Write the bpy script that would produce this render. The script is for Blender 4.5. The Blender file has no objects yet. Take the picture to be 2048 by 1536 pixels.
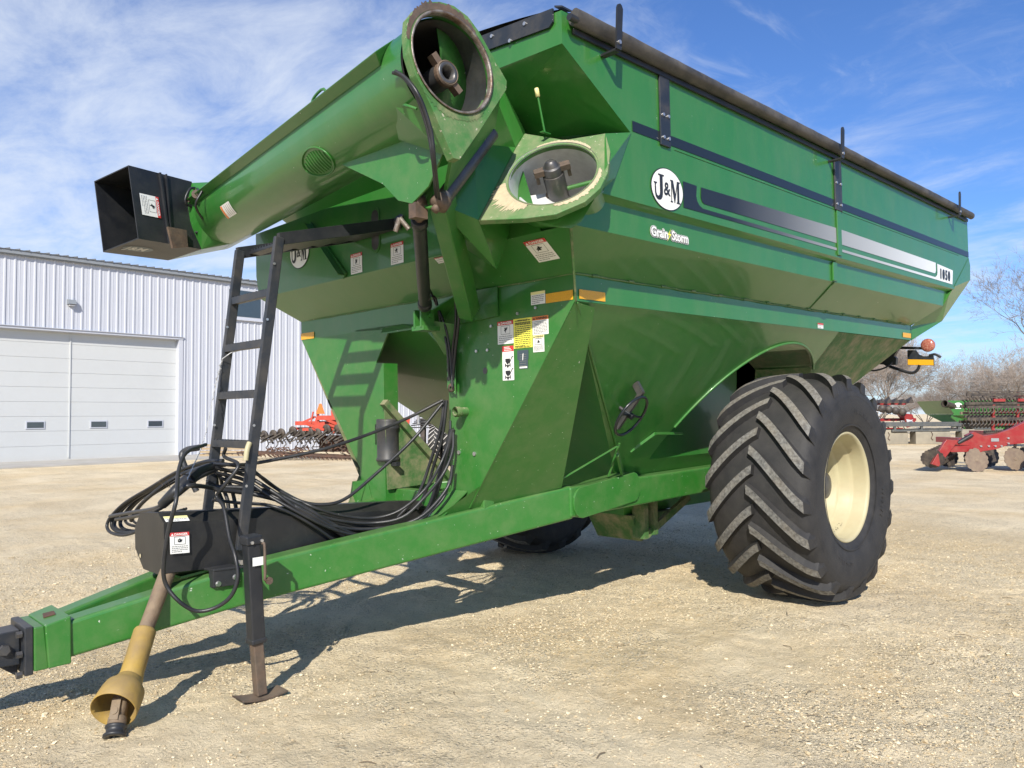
import bpy, bmesh, math, random
import numpy as np
from mathutils import Vector, Matrix, noise

D = bpy.data
scene = bpy.context.scene
COL = scene.collection

# ------------------------------------------------------------------ camera
cam_d = D.cameras.new('camera')
cam = D.objects.new('camera', cam_d)
COL.objects.link(cam)
scene.camera = cam
cam_d.sensor_fit = 'HORIZONTAL'
cam_d.sensor_width = 36.0
cam_d.lens = 27.584
cam_d.clip_start = 0.05
cam_d.clip_end = 3000.0
Rc = Matrix(((0.71574879, -0.02342399, -0.69796489),
             (-0.69833022, -0.03289419, -0.71501949),
             (-0.00621038, 0.99918431, -0.03990166)))
cam.matrix_world = Matrix.Translation((-3.504035, -4.650844, 1.525126)) @ Rc.to_4x4()

# ------------------------------------------------------------------ light
SUN_TO = Vector((-1.13, -0.88, 1.0)).normalized()      # towards the sun
elev = math.asin(SUN_TO.z)
azim = math.atan2(SUN_TO.x, SUN_TO.y)                   # clockwise from +Y
world = D.worlds.new('World')
scene.world = world
world.use_nodes = True
wn, wl = world.node_tree.nodes, world.node_tree.links
wn.clear()
out = wn.new('ShaderNodeOutputWorld')
bg = wn.new('ShaderNodeBackground')
sky = wn.new('ShaderNodeTexSky')
sky.sky_type = 'NISHITA'
sky.sun_disc = False
sky.sun_elevation = elev
sky.sun_rotation = azim
sky.air_density = 1.0
sky.dust_density = 0.3
sky.ozone_density = 5.0
tc = wn.new('ShaderNodeTexCoord')
sep = wn.new('ShaderNodeSeparateXYZ')
wl.new(tc.outputs['Generated'], sep.inputs[0])
def wmath(op, a, b=None, clamp=False):
    n = wn.new('ShaderNodeMath'); n.operation = op; n.use_clamp = clamp
    for i, v in enumerate((a, b)):
        if v is None: continue
        if isinstance(v, (int, float)): n.inputs[i].default_value = v
        else: wl.new(v, n.inputs[i])
    return n.outputs[0]
zc = wmath('ADD', wmath('MAXIMUM', sep.outputs[2], 0.0), 0.13)
cu = wmath('DIVIDE', sep.outputs[0], zc)
cv = wmath('DIVIDE', sep.outputs[1], zc)
comb = wn.new('ShaderNodeCombineXYZ')
wl.new(cu, comb.inputs[0]); wl.new(cv, comb.inputs[1])
def wnoise(scale, detail, rough, loc, stretch=(1, 1, 1), dist=0.0, rot=0.0):
    mp = wn.new('ShaderNodeMapping')
    mp.inputs['Location'].default_value = loc
    mp.inputs['Scale'].default_value = stretch
    mp.inputs['Rotation'].default_value = (0, 0, rot)
    wl.new(comb.outputs[0], mp.inputs[0])
    n = wn.new('ShaderNodeTexNoise')
    n.inputs['Scale'].default_value = scale
    n.inputs['Detail'].default_value = detail
    n.inputs['Roughness'].default_value = rough
    n.inputs['Distortion'].default_value = dist
    wl.new(mp.outputs[0], n.inputs[0])
    return n.outputs[0]
def wramp(v, a, b):
    m = wn.new('ShaderNodeMapRange'); m.interpolation_type = 'SMOOTHSTEP'
    wl.new(v, m.inputs[0]); m.inputs[1].default_value = a; m.inputs[2].default_value = b
    return m.outputs[0]
n_big = wnoise(0.55, 3, 0.5, (3.1, 1.2, 0))
n_fine = wnoise(4.2, 9, 0.66, (0.3, 5.2, 0), (1, 0.6, 1), 0.35, 0.5)
n_wisp = wnoise(5.0, 7, 0.6, (7.3, 2.2, 0), (0.5, 1.5, 1), 0.6, 0.9)
# clouds are thick towards +Y (over the shed), the sky to +X is clearer
side = wmath('SUBTRACT', sep.outputs[1], sep.outputs[0])
bias = wmath('MULTIPLY', side, 0.15)
low = wmath('MULTIPLY', wmath('SUBTRACT', 0.34, sep.outputs[2]), 0.62)
c1 = wmath('ADD', wmath('ADD', wmath('MULTIPLY', n_big, 0.55), wmath('MULTIPLY', n_fine, 0.62)), bias)
c1 = wmath('ADD', c1, low)
cl = wramp(c1, 0.46, 0.90)
wisp = wmath('MULTIPLY', wramp(n_wisp, 0.52, 0.80), 0.35)
cloud = wmath('MULTIPLY', wmath('MAXIMUM', cl, wisp), 0.80)
mix = wn.new('ShaderNodeMix'); mix.data_type = 'RGBA'
wl.new(cloud, mix.inputs[0])
tint = wn.new('ShaderNodeMix'); tint.data_type = 'RGBA'; tint.blend_type = 'MULTIPLY'; tint.inputs[0].default_value = 1.0
wl.new(sky.outputs[0], tint.inputs[6]); tint.inputs[7].default_value = (0.66, 0.84, 1.12, 1)
wl.new(tint.outputs[2], mix.inputs[6])
mix.inputs[7].default_value = (5.7, 6.15, 6.8, 1)
wl.new(mix.outputs[2], bg.inputs[0])
bg.inputs[1].default_value = 0.115
wl.new(bg.outputs[0], out.inputs[0])

sun_d = D.lights.new('sun', 'SUN')
sun_d.energy = 5.0
sun_d.angle = math.radians(0.6)
sun_d.color = (1.0, 0.94, 0.84)
sun = D.objects.new('sun', sun_d)
COL.objects.link(sun)
sun.rotation_euler = SUN_TO.to_track_quat('Z', 'Y').to_euler()
sun.location = (-10, -8, 12)

scene.view_settings.view_transform = 'Standard'
scene.view_settings.look = 'None'
scene.view_settings.gamma = 1.0
scene.view_settings.exposure = 0.38
scene.render.engine = 'CYCLES'
scene.cycles.max_bounces = 6

# ------------------------------------------------------------------ materials
MATS = {}
def mat(name, col, rough=0.6, metal=0.0, col2=None, nscale=4.0, namt=0.5, dust=0.0, dustcol=(0.36, 0.29, 0.19),
        bump=0.0, bscale=30.0, coat=0.0, chips=0.0, chipcol=(0.45, 0.5, 0.42), streak=False, spec=0.5, coord='Object', wav=0.0,
        warp=None):
    m = D.materials.new(name); m.use_nodes = True
    nt = m.node_tree; N, L = nt.nodes, nt.links
    b = N['Principled BSDF']
    b.inputs['Roughness'].default_value = rough
    b.inputs['Metallic'].default_value = metal
    b.inputs['Specular IOR Level'].default_value = spec
    b.inputs['Coat Weight'].default_value = coat
    b.inputs['Coat Roughness'].default_value = 0.08
    tcn = N.new('ShaderNodeTexCoord')
    def noi(scale, det=5, ro=0.6, stretch=None):
        src = tcn.outputs[coord]
        if stretch:
            mp = N.new('ShaderNodeMapping'); mp.inputs['Scale'].default_value = stretch
            L.new(src, mp.inputs[0]); src = mp.outputs[0]
        n = N.new('ShaderNodeTexNoise'); n.inputs['Scale'].default_value = scale
        n.inputs['Detail'].default_value = det; n.inputs['Roughness'].default_value = ro
        L.new(src, n.inputs[0]); return n.outputs[0]
    def rng(v, a, c, o0=0.0, o1=1.0):
        r = N.new('ShaderNodeMapRange'); L.new(v, r.inputs[0])
        r.inputs[1].default_value = a; r.inputs[2].default_value = c
        r.inputs[3].default_value = o0; r.inputs[4].default_value = o1
        return r.outputs[0]
    def mixc(f, A, B):
        x = N.new('ShaderNodeMix'); x.data_type = 'RGBA'
        for s, v in ((0, f), (6, A), (7, B)):
            if isinstance(v, (int, float)): x.inputs[s].default_value = v
            elif isinstance(v, tuple): x.inputs[s].default_value = (*v, 1)
            else: L.new(v, x.inputs[s])
        return x.outputs[2]
    c = tuple(col)
    if col2 is None: col2 = tuple(x * 0.82 for x in col)
    c = mixc(rng(noi(nscale), 0.35, 0.65, 0, namt), c, tuple(col2))
    rsock = None
    if dust > 0:
        g = N.new('ShaderNodeNewGeometry')
        sp = N.new('ShaderNodeSeparateXYZ'); L.new(g.outputs['Normal'], sp.inputs[0])
        up = rng(sp.outputs[2], 0.3, 1.0, 0.0, 0.75)
        dn = rng(noi(6.0, 8, 0.7, (1, 1, 0.35) if streak else None), 0.42, 0.72, 0.0, 1.0)
        a = N.new('ShaderNodeMath'); a.operation = 'ADD'; L.new(up, a.inputs[0]); L.new(dn, a.inputs[1])
        mm = N.new('ShaderNodeMath'); mm.operation = 'MULTIPLY'; mm.use_clamp = True
        L.new(a.outputs[0], mm.inputs[0]); mm.inputs[1].default_value = dust
        c = mixc(mm.outputs[0], c, tuple(dustcol))
        rr = N.new('ShaderNodeMapRange'); L.new(mm.outputs[0], rr.inputs[0])
        rr.inputs[3].default_value = rough; rr.inputs[4].default_value = 0.95
        L.new(rr.outputs[0], b.inputs['Roughness'])
    if chips > 0:
        ch = rng(noi(38.0, 3, 0.7), 0.74 - chips * 0.1, 0.76 - chips * 0.1)
        c = mixc(ch, c, tuple(chipcol))
    L.new(c, b.inputs['Base Color'])
    hs = None
    if bump > 0:
        bp = N.new('ShaderNodeBump'); bp.inputs['Strength'].default_value = bump
        bp.inputs['Distance'].default_value = 0.01
        L.new(noi(bscale, 6, 0.65), bp.inputs['Height']); hs = bp
    if wav > 0:
        bp2 = N.new('ShaderNodeBump'); bp2.inputs['Strength'].default_value = wav
        bp2.inputs['Distance'].default_value = 0.05
        L.new(noi(1.6, 2, 0.5), bp2.inputs['Height'])
        if hs: L.new(hs.outputs[0], bp2.inputs['Normal'])
        hs = bp2
    if hs: L.new(hs.outputs[0], b.inputs['Normal'])
    MATS[name] = m
    return m
GRN = (0.023, 0.155, 0.019)
mat('green_paint', GRN, 0.34, col2=(0.038, 0.165, 0.034), nscale=1.3, namt=0.6, dust=0.07, bump=0.02, bscale=220, coat=0.45, chips=0.05, wav=0.16, streak=True)
mat('green_frame', GRN, 0.38, col2=(0.040, 0.160, 0.032), nscale=2.5, namt=0.6, dust=0.13, bump=0.05, bscale=180, coat=0.2, chips=0.35)
mat('green_worn', (0.045, 0.17, 0.035), 0.55, col2=(0.09, 0.16, 0.06), nscale=5, dust=0.45, bump=0.15, bscale=60, chips=0.75, chipcol=(0.40, 0.38, 0.28))
mat('green_dusty', (0.05, 0.14, 0.035), 0.7, dust=0.85, dustcol=(0.33, 0.27, 0.17), bump=0.1, bscale=60)
mat('black_paint', (0.014, 0.016, 0.020), 0.42, col2=(0.022, 0.023, 0.025), dust=0.10, dustcol=(.16,.15,.13), bump=0.06, bscale=90, chips=0.15, chipcol=(0.10, 0.09, 0.08))
mat('black_sheet', (0.010, 0.011, 0.012), 0.38, col2=(0.022, 0.021, 0.02), nscale=7, dust=0.10, dustcol=(.15,.14,.12), bump=0.10, bscale=40, wav=0.2)
mat('blue_black', (0.018, 0.023, 0.031), 0.4, dust=0.12, bump=0.05)
mat('black_film', (0.012, 0.016, 0.020), 0.3, namt=0.2)
mat('rubber', (0.014, 0.014, 0.015), 0.66, col2=(0.026, 0.025, 0.025), nscale=9, namt=0.8, dust=0.10, dustcol=(0.16, 0.145, 0.12), bump=0.35, bscale=120)
mat('rubber_worn', (0.19, 0.188, 0.175), 0.9, col2=(0.06, 0.058, 0.056), nscale=40, namt=0.9, dust=0.2, bump=0.6, bscale=150)
mat('hose', (0.014, 0.015, 0.017), 0.38, dust=0.10, dustcol=(.2,.19,.17), bump=0.1, bscale=200)
mat('cream_rim', (0.44, 0.40, 0.245), 0.5, col2=(0.36, 0.31, 0.18), nscale=6, dust=0.22, dustcol=(0.45, 0.36, 0.22), bump=0.03)
mat('galvanised', (0.56, 0.56, 0.56), 0.45, metal=0.2, col2=(0.42, 0.43, 0.43), nscale=12, namt=0.7, dust=0.15)
mat('galvanised_lit', (0.74, 0.74, 0.73), 0.5, metal=0.1, col2=(0.60, 0.60, 0.59), nscale=14, namt=0.8, dust=0.1)  # galvanised made paler: daylight from the tank painted into the tube's inner colour
mat('steel_dark', (0.10, 0.105, 0.115), 0.35, metal=0.6, col2=(0.05, 0.045, 0.04), nscale=9, dust=0.2, bump=0.1)
mat('rust_steel', (0.13, 0.085, 0.06), 0.65, metal=0.2, col2=(0.07, 0.055, 0.045), nscale=14, namt=0.9, dust=0.2, bump=0.3, bscale=60)
mat('worn_lip', (0.30, 0.28, 0.25), 0.45, metal=0.5, col2=(0.12, 0.075, 0.05), nscale=16, namt=1.0, bump=0.3, bscale=60)
mat('rusty_brown', (0.12, 0.06, 0.035), 0.8, col2=(0.05, 0.035, 0.03), nscale=4, namt=0.9, bump=0.3)
mat('bright_steel', (0.55, 0.55, 0.55), 0.28, metal=0.8, bump=0.02)
mat('white_plastic', (0.56, 0.56, 0.57), 0.5, dust=0.08)
mat('grain_dust', (0.50, 0.43, 0.28), 0.95, col2=(0.42, 0.36, 0.24), nscale=25, namt=0.9, bump=0.6, bscale=60)
mat('pto_yellow', (0.42, 0.27, 0.045), 0.55, col2=(0.25, 0.16, 0.05), nscale=7, namt=0.9, dust=0.35, dustcol=(0.26, 0.20, 0.12), bump=0.15, chips=0.4, chipcol=(0.10, 0.07, 0.04))
mat('pto_brown', (0.17, 0.115, 0.07), 0.7, col2=(0.10, 0.07, 0.05), nscale=11, namt=0.9, dust=0.3, bump=0.3)
mat('white_film', (0.80, 0.80, 0.76), 0.4, namt=0.1)
mat('red_film', (0.55, 0.035, 0.035), 0.4, namt=0.1)
mat('orange_film', (0.75, 0.22, 0.04), 0.4, namt=0.1)
mat('yellow_film', (0.85, 0.80, 0.10), 0.4, namt=0.1)
mat('pale_yellow_film', (0.85, 0.78, 0.35), 0.4, namt=0.1)
mat('amber_reflector', (0.80, 0.42, 0.02), 0.3, col2=(0.65, 0.32, 0.02), nscale=160, namt=1.0, bump=0.3, bscale=300)
mat('ink', (0.02, 0.02, 0.022), 0.4, namt=0.1)
mat('grey_ink', (0.22, 0.22, 0.21), 0.5, namt=0.1)
mat('plate_grey', (0.07, 0.10, 0.12), 0.35, metal=0.3, namt=0.2)
mat('silver_film', (0.55, 0.56, 0.55), 0.3, metal=0.2, namt=0.1)
mat('amber_lens', (0.28, 0.05, 0.035), 0.2, col2=(0.42, 0.20, 0.14), nscale=60, namt=1.0, coat=0.5)
mat('tarp', (0.022, 0.023, 0.026), 0.6, col2=(0.075, 0.07, 0.062), nscale=5, namt=0.9, dust=0.30, dustcol=(0.16, 0.14, 0.12), bump=0.25, bscale=25)
mat('reel_grey', (0.035, 0.037, 0.04), 0.5, dust=0.12)
# gradient stripe film (black fading to silver along its length)
def stripe_mat():
    m = D.materials.new('fade_stripe_film'); m.use_nodes = True
    N, L = m.node_tree.nodes, m.node_tree.links
    b = N['Principled BSDF']; b.inputs['Roughness'].default_value = 0.32
    t = N.new('ShaderNodeTexCoord'); s = N.new('ShaderNodeSeparateXYZ'); L.new(t.outputs['Object'], s.inputs[0])
    r = N.new('ShaderNodeMapRange'); L.new(s.outputs[0], r.inputs[0])
    r.inputs[1].default_value = 0.7; r.inputs[2].default_value = 5.9
    cr = N.new('ShaderNodeValToRGB'); L.new(r.outputs[0], cr.inputs[0])
    e = cr.color_ramp.elements
    e[0].position = 0.0; e[0].color = (0.012, 0.016, 0.02, 1)
    e[1].position = 1.0; e[1].color = (0.78, 0.79, 0.78, 1)
    for p, c in ((0.12, 0.014), (0.26, 0.09), (0.42, 0.26), (0.62, 0.42), (0.82, 0.62)):
        k = e.new(p); k.color = (c, c * 1.02, c, 1)
    L.new(cr.outputs[0], b.inputs['Base Color'])
    MATS['fade_stripe_film'] = m
stripe_mat()

# ------------------------------------------------------------------ mesh helper
def V(*a): return Vector(a if len(a) > 1 else a[0])
class MB:
    def __init__(s): s.v = []; s.f = []; s.m = []; s.sm = []
    def add(s, vs, fs, mi=0, sm=False):
        o = len(s.v); s.v += [tuple(v) for v in vs]
        for f in fs: s.f.append(tuple(i + o for i in f)); s.m.append(mi); s.sm.append(sm)
        return s
    def hexa(s, p, mi=0):
        return s.add(p, [(0, 3, 2, 1), (4, 5, 6, 7), (0, 1, 5, 4), (1, 2, 6, 5), (2, 3, 7, 6), (3, 0, 4, 7)], mi)
    def box(s, x0, x1, y0, y1, z0, z1, mi=0):
        return s.hexa([(x0, y0, z0), (x1, y0, z0), (x1, y1, z0), (x0, y1, z0), (x0, y0, z1), (x1, y0, z1), (x1, y1, z1), (x0, y1, z1)], mi)
    def beam(s, a, b, w, h, up=(0, 0, 1), mi=0):
        a, b, up = V(a), V(b), V(up); d = (b - a).normalized()
        sd = d.cross(up).normalized() * (w / 2); u = sd.cross(d).normalized() * (h / 2)
        return s.hexa([a - sd - u, a + sd - u, b + sd - u, b - sd - u, a - sd + u, a + sd + u, b + sd + u, b - sd + u], mi)
    def prism(s, poly, vec, mi=0, sm=False):
        n = len(poly); vec = V(vec); p = [V(q) for q in poly]; q = [a + vec for a in p]
        s.add(p + q, [tuple(range(n))[::-1], tuple(range(n, 2 * n))], mi)
        return s.add(p + q, [(i, (i + 1) % n, n + (i + 1) % n, n + i) for i in range(n)], mi, sm)
    def plate(s, poly, th, mi=0):
        p = [V(q) for q in poly]; nrm = Vector((0, 0, 0))
        for i in range(len(p)): nrm += p[i].cross(p[(i + 1) % len(p)])
        nrm.normalize()
        return s.prism([q - nrm * th / 2 for q in p], nrm * th, mi)
    def tube(s, pts, r, n=8, mi=0, smooth_path=True, sub=4, cap=True):
        p = [V(q) for q in pts]
        if smooth_path and len(p) > 2:
            q = []
            P = [p[0] * 2 - p[1]] + p + [p[-1] * 2 - p[-2]]
            for i in range(1, len(P) - 2):
                for k in range(sub):
                    t = k / sub
                    a, b, c, d = P[i - 1], P[i], P[i + 1], P[i + 2]
                    q.append(0.5 * ((2 * b) + (c - a) * t + (2 * a - 5 * b + 4 * c - d) * t * t + (3 * b - a - 3 * c + d) * t ** 3))
            q.append(p[-1]); p = q
        rs = r if isinstance(r, (list, tuple)) else None
        ref = None; rings = []
        for i, c in enumerate(p):
            d = (p[min(i + 1, len(p) - 1)] - p[max(i - 1, 0)]).normalized()
            if ref is None: ref = d.orthogonal().normalized()
            else:
                ref = (ref - d * ref.dot(d))
                ref = ref.normalized() if ref.length > 1e-6 else d.orthogonal().normalized()
            w = d.cross(ref)
            rr = r if rs is None else rs[0] + (rs[-1] - rs[0]) * i / (len(p) - 1)
            rings.append([c + (ref * math.cos(2 * math.pi * k / n) + w * math.sin(2 * math.pi * k / n)) * rr for k in range(n)])
        vs = [v for rg in rings for v in rg]
        fs = [(i * n + k, i * n + (k + 1) % n, (i + 1) * n + (k + 1) % n, (i + 1) * n + k) for i in range(len(rings) - 1) for k in range(n)]
        s.add(vs, fs, mi, n > 4)
        if cap:
            s.add(rings[0], [tuple(range(n))[::-1]], mi); s.add(rings[-1], [tuple(range(n))], mi)
        return s
    def cyl(s, a, b, r0, r1=None, n=24, mi=0, cap=True):
        r1 = r0 if r1 is None else r1
        return s.tube([a, b], [r0, r1], n, mi, False, 1, cap)
    def lathe(s, prof, o, ax, n=64, mi=0, sm=True, a0=0, a1=2 * math.pi):
        o = V(o); ax = V(ax).normalized(); e1 = ax.orthogonal().normalized(); e2 = ax.cross(e1)
        full = abs(a1 - a0 - 2 * math.pi) < 1e-6; m = n if full else n + 1
        vs = []
        for r, t in prof:
            for k in range(m):
                a = a0 + (a1 - a0) * k / n
                vs.append(o + ax * t + (e1 * math.cos(a) + e2 * math.sin(a)) * r)
        fs = []
        for i in range(len(prof) - 1):
            for k in range(n):
                k2 = (k + 1) % m
                fs.append((i * m + k, i * m + k2, (i + 1) * m + k2, (i + 1) * m + k))
        return s.add(vs, fs, mi, sm)
    def disc(s, c, nrm, r, n=24, mi=0, th=0.004):
        c, nrm = V(c), V(nrm).normalized()
        return s.cyl(c, c + nrm * th, r, r, n, mi)
    def hull(s, pts, mi=0):
        bm = bmesh.new()
        for p in pts: bm.verts.new(p)
        bmesh.ops.convex_hull(bm, input=bm.verts)
        bmesh.ops.dissolve_limit(bm, angle_limit=0.02, verts=bm.verts, edges=bm.edges)
        bm.verts.index_update(); bm.verts.ensure_lookup_table()
        s.add([v.co.copy() for v in bm.verts], [tuple(v.index for v in f.verts) for f in bm.faces], mi)
        bm.free(); return s
    def text(s, txt, o, u, v, h, mi=0, sx=1.0, bold=0.0, th=0.0, center=False, shear=0.0):
        cu = D.curves.new('t', 'FONT'); cu.body = txt; cu.size = 1.0; cu.offset = bold; cu.shear = shear
        cu.resolution_u = 3
        if center: cu.align_x = 'CENTER'
        ob = D.objects.new('t', cu); COL.objects.link(ob)
        dg = bpy.context.evaluated_depsgraph_get()
        me = D.meshes.new_from_object(ob.evaluated_get(dg))
        o, u, v = V(o), V(u).normalized(), V(v).normalized(); k = h / 0.69
        s.add([o + u * (q.co.x * k * sx) + v * (q.co.y * k) for q in me.vertices], [tuple(p.vertices) for p in me.polygons], mi)
        D.objects.remove(ob); D.curves.remove(cu); D.meshes.remove(me); return s
    def quad(s, o, u, v, w, h, mi=0):
        o, u, v = V(o), V(u).normalized(), V(v).normalized()
        return s.add([o, o + u * w, o + u * w + v * h, o + v * h], [(0, 1, 2, 3)], mi)
    def build(s, name, mats, parent=None, bevel=0.0, off=None, segs=2, angle=35):
        me = D.meshes.new(name)
        me.from_pydata([tuple(v) for v in s.v], [], s.f)
        if isinstance(mats, str): mats = [mats]
        for k in mats: me.materials.append(MATS[k])
        me.polygons.foreach_set('material_index', s.m)
        me.polygons.foreach_set('use_smooth', s.sm)
        me.update()
        o = D.objects.new(name, me); COL.objects.link(o)
        if parent:
            o.parent = parent
            o.location = off if off is not None else parent.get('_off', (0, 0, 0))
        if bevel > 0:
            bm = bmesh.new(); bm.from_mesh(me); bmesh.ops.remove_doubles(bm, verts=bm.verts, dist=1e-5)
            bmesh.ops.recalc_face_normals(bm, faces=bm.faces); bm.to_mesh(me); bm.free()
            md = o.modifiers.new('bevel', 'BEVEL'); md.width = bevel; md.segments = segs
            md.limit_method = 'ANGLE'; md.angle_limit = math.radians(angle)
            md.harden_normals = False
        return o
SPLIT = {'bolt', 'grain_dust', 'plate_bolt', 'plug_hole', 'slot_hole', 'pin_end', 'funnel_rib', 'wheel', 'shield_hole', 'drive_lug', 'side_rib', 'frame_gusset', 'sump_bracket', 'step_pin'}
_raw_build = MB.build
def _split_build(s, name, mats, parent=None, bevel=0.0, off=None, **k):
    if name not in SPLIT: return _raw_build(s, name, mats, parent, bevel, off, **k)
    par = {}
    def find(a):
        while par[a] != a: par[a] = par[par[a]]; a = par[a]
        return a
    key = [tuple(round(c, 5) for c in v) for v in s.v]
    for q in key: par.setdefault(q, q)
    for f in s.f:
        for i in f[1:]:
            a, b = find(key[f[0]]), find(key[i])
            if a != b: par[a] = b
    groups = {}
    for i, f in enumerate(s.f): groups.setdefault(find(key[f[0]]), []).append(i)
    first = None
    for g in groups.values():
        m = MB()
        for i in g: m.add([s.v[j] for j in s.f[i]], [tuple(range(len(s.f[i])))], s.m[i], s.sm[i])
        o = _raw_build(m, name, mats, parent, bevel, off, **k); first = first or o
    return first
MB.build = _split_build
def tag(o, label=None, cat=None, group=None, kind=None):
    if label: o['label'] = label
    if cat: o['category'] = cat
    if group: o['group'] = group
    if kind: o['kind'] = kind
    return o
def empty(name, loc=(0, 0, 0), rz=0.0, label=None, cat=None, group=None):
    o = D.objects.new(name, None); COL.objects.link(o); o.location = loc; o.rotation_euler = (0, 0, rz)
    o.empty_display_size = 0.3
    return tag(o, label, cat, group)
def sub(mb, name, mats, parent, bevel=0.0):
    return mb.build(name, mats, parent, bevel, off=(0, 0, 0))

# ================================================================== GRAIN CART
# modelled in the cart's own frame: x rearwards, -y towards the viewer's side, z up, z=0 at the lower weld line
TH = math.radians(1.148)
OFF = Vector((1.5, 0.0, -2.19))
cart = empty('grain_cart', label='large green two-wheeled grain cart with folded auger, black ladder and roll tarp', cat='grain cart')
Rcart = Matrix(((math.cos(TH), 0, -math.sin(TH)), (0, 1, 0), (math.sin(TH), 0, math.cos(TH))))
cart.matrix_world = Matrix.Translation(Rcart @ OFF + Vector((0, 0, 2.2026))) @ Rcart.to_4x4()
COFF = -OFF
def part(mb, name, mats, bevel=0.0, label=None, **k):
    o = mb.build(name, mats, cart, bevel, off=COFF, **k)
    if label: o['label'] = label
    return o
def cut_with(ob, cmb):
    c = cmb.build('cutter', 'green_paint', cart, off=COFF)
    for o_ in (c, ob):
        bm = bmesh.new(); bm.from_mesh(o_.data); bmesh.ops.remove_doubles(bm, verts=bm.verts, dist=1e-5); bmesh.ops.recalc_face_normals(bm, faces=bm.faces); bm.to_mesh(o_.data); bm.free()
    md = ob.modifiers.new('b', 'BOOLEAN'); md.operation = 'DIFFERENCE'; md.object = c; md.solver = 'EXACT'
    dg = bpy.context.evaluated_depsgraph_get(); me = D.meshes.new_from_object(ob.evaluated_get(dg))
    ob.modifiers.clear(); ob.data = me; D.objects.remove(c)

# ---- tank shell -----------------------------------------------------------
t = MB()
for s in (-1, 1):
    A = s * 1.88; B = s * 1.83; Dd = s * 1.60
    # upper side panel
    if s < 0:
        t.add([(-.38, A, 1.51), (-.38, A, 1.33), (.21, A, .98), (-.07, A, .572), (6.09, A, .572), (6.66, A, .98), (6.66, A, 1.51)], [tuple(range(7))])
        t.add([(-.07, A, .572), (6.09, A, .572), (6.07, B, .54), (-.09, B, .545)], [(0, 1, 2, 3)])
        t.add([(-.09, B, .545), (6.07, B, .54), (5.86, B, .374), (-.28, B, .374)], [(0, 1, 2, 3)])
    else:
        t.add([(-.38, A, 1.51), (-.38, A, 1.33), (.21, A, .98), (-.28, A, .95), (-.28, A, .572), (6.09, A, .572), (6.66, A, .98), (6.66, A, 1.51)], [tuple(range(8))])
        t.add([(-.28, A, .572), (6.09, A, .572), (6.07, B, .54), (-.28, B, .545)], [(0, 1, 2, 3)])
        t.add([(-.28, B, .545), (6.07, B, .54), (5.86, B, .374), (-.28, B, .374)], [(0, 1, 2, 3)])
    t.add([(-.28, B, .374), (5.86, B, .374), (5.55, Dd, .158), (0, Dd, .158)], [(0, 1, 2, 3)])
    t.add([(0, Dd, .158), (5.55, Dd, .158), (5.55, Dd, 0), (0, Dd, 0)], [(0, 1, 2, 3)])
    # front flange half: arched top
    t.add([(-.38, A, 1.51), (-.38, A, 1.33), (-.38, 0, 1.42), (-.38, 0, 1.68)], [(0, 1, 2, 3)])
    t.add([(-.38, A, 1.33), (-.38, 0, 1.42), (.21, 0, .98), (.21, A, .98)], [(0, 1, 2, 3)])
# ledge, front panel, lower front slopes
t.add([(.21, -1.88, .98), (.21, 1.88, .98), (-.28, 1.88, .95), (-.28, -1.40, .95), (0, -1.88, .93)], [tuple(range(5))])
t.add([(-.28, 1.83, .374), (-.28, 1.88, .572), (-.28, 1.88, .95), (-.28, -1.40, .95), (-.28, -1.60, .374)], [tuple(range(5))])
t.add([(-.28, 1.83, .374), (-.28, -1.83, .374), (0, -1.6, .158), (0, 1.6, .158)], [(0, 1, 2, 3)])
t.add([(0, 1.6, .158), (0, -1.6, .158), (0, -1.6, 0), (0, 1.6, 0)], [(0, 1, 2, 3)])
# rear wall
for za, zb, xa, xb, ya, yb in ((0, .158, 5.55, 5.551, 1.6, 1.6), (.158, .374, 5.551, 5.86, 1.6, 1.83), (.374, .60, 5.86, 6.10, 1.83, 1.88), (.60, .98, 6.10, 6.66, 1.88, 1.88), (.98, 1.51, 6.66, 6.66, 1.88, 1.88)):
    t.add([(xa, -ya, za), (xb, -yb, zb), (xb, yb, zb), (xa, ya, za)], [(0, 1, 2, 3)])
tank = part(t, 'tank', ['green_paint'])
# rear corner flange running up the slope, and its twin
for s in (-1, 1):
    f = MB()
    inn = [(5.54, s * 1.604, .15), (6.04, s * 1.84, .50), (6.67, s * 1.884, .90)]
    outr = [(5.54, s * 1.604, 0), (6.18, s * 1.72, .235), (6.68, s * 1.884, .73)]
    A_ = s * 1.884
    f.add([(5.54, s * 1.604, .15), (6.04, s * 1.84, .50), (6.09, A_, .60), (6.655, A_, .985), (6.70, A_, .90), (6.68, A_, .73), (6.18, s * 1.72, .235), (5.54, s * 1.604, 0)], [(0, 1, 6, 7), (1, 2, 5, 6), (2, 3, 4, 5)])
    f.add([outr[0], outr[1], outr[2], (6.64, s * 1.80, .73), (6.14, s * 1.64, .235), (5.54, s * 1.52, 0)], [(0, 1, 4, 5), (1, 2, 3, 4)])
    part(f, 'corner_flange', 'green_paint')
# weld beads and panel seams
w = MB()
random.seed(5)
pts = [(x, -1.607 - random.uniform(0, .003), .160 + random.uniform(-.003, .003)) for x in np.arange(0.0, 5.5, .11)]
w.tube(pts, .0055, 5, sub=2)
for _k in range(15):
    _x = .15 + _k * .36; w.tube([(_x, -1.612, .162), (_x + .05, -1.614, .163)], .009, 5, sub=1)
w.tube([(0, -1.6, .16)] + [(-.005, y, .160 + random.uniform(-.003, .003)) for y in np.arange(-1.55, 1.5, .12)], .005, 5, sub=2)
w.tube([(3.08, -1.835, .37), (3.07, -1.61, .165)], .006, 5)
sub(w, 'weld_bead', 'green_worn', tank)
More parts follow.
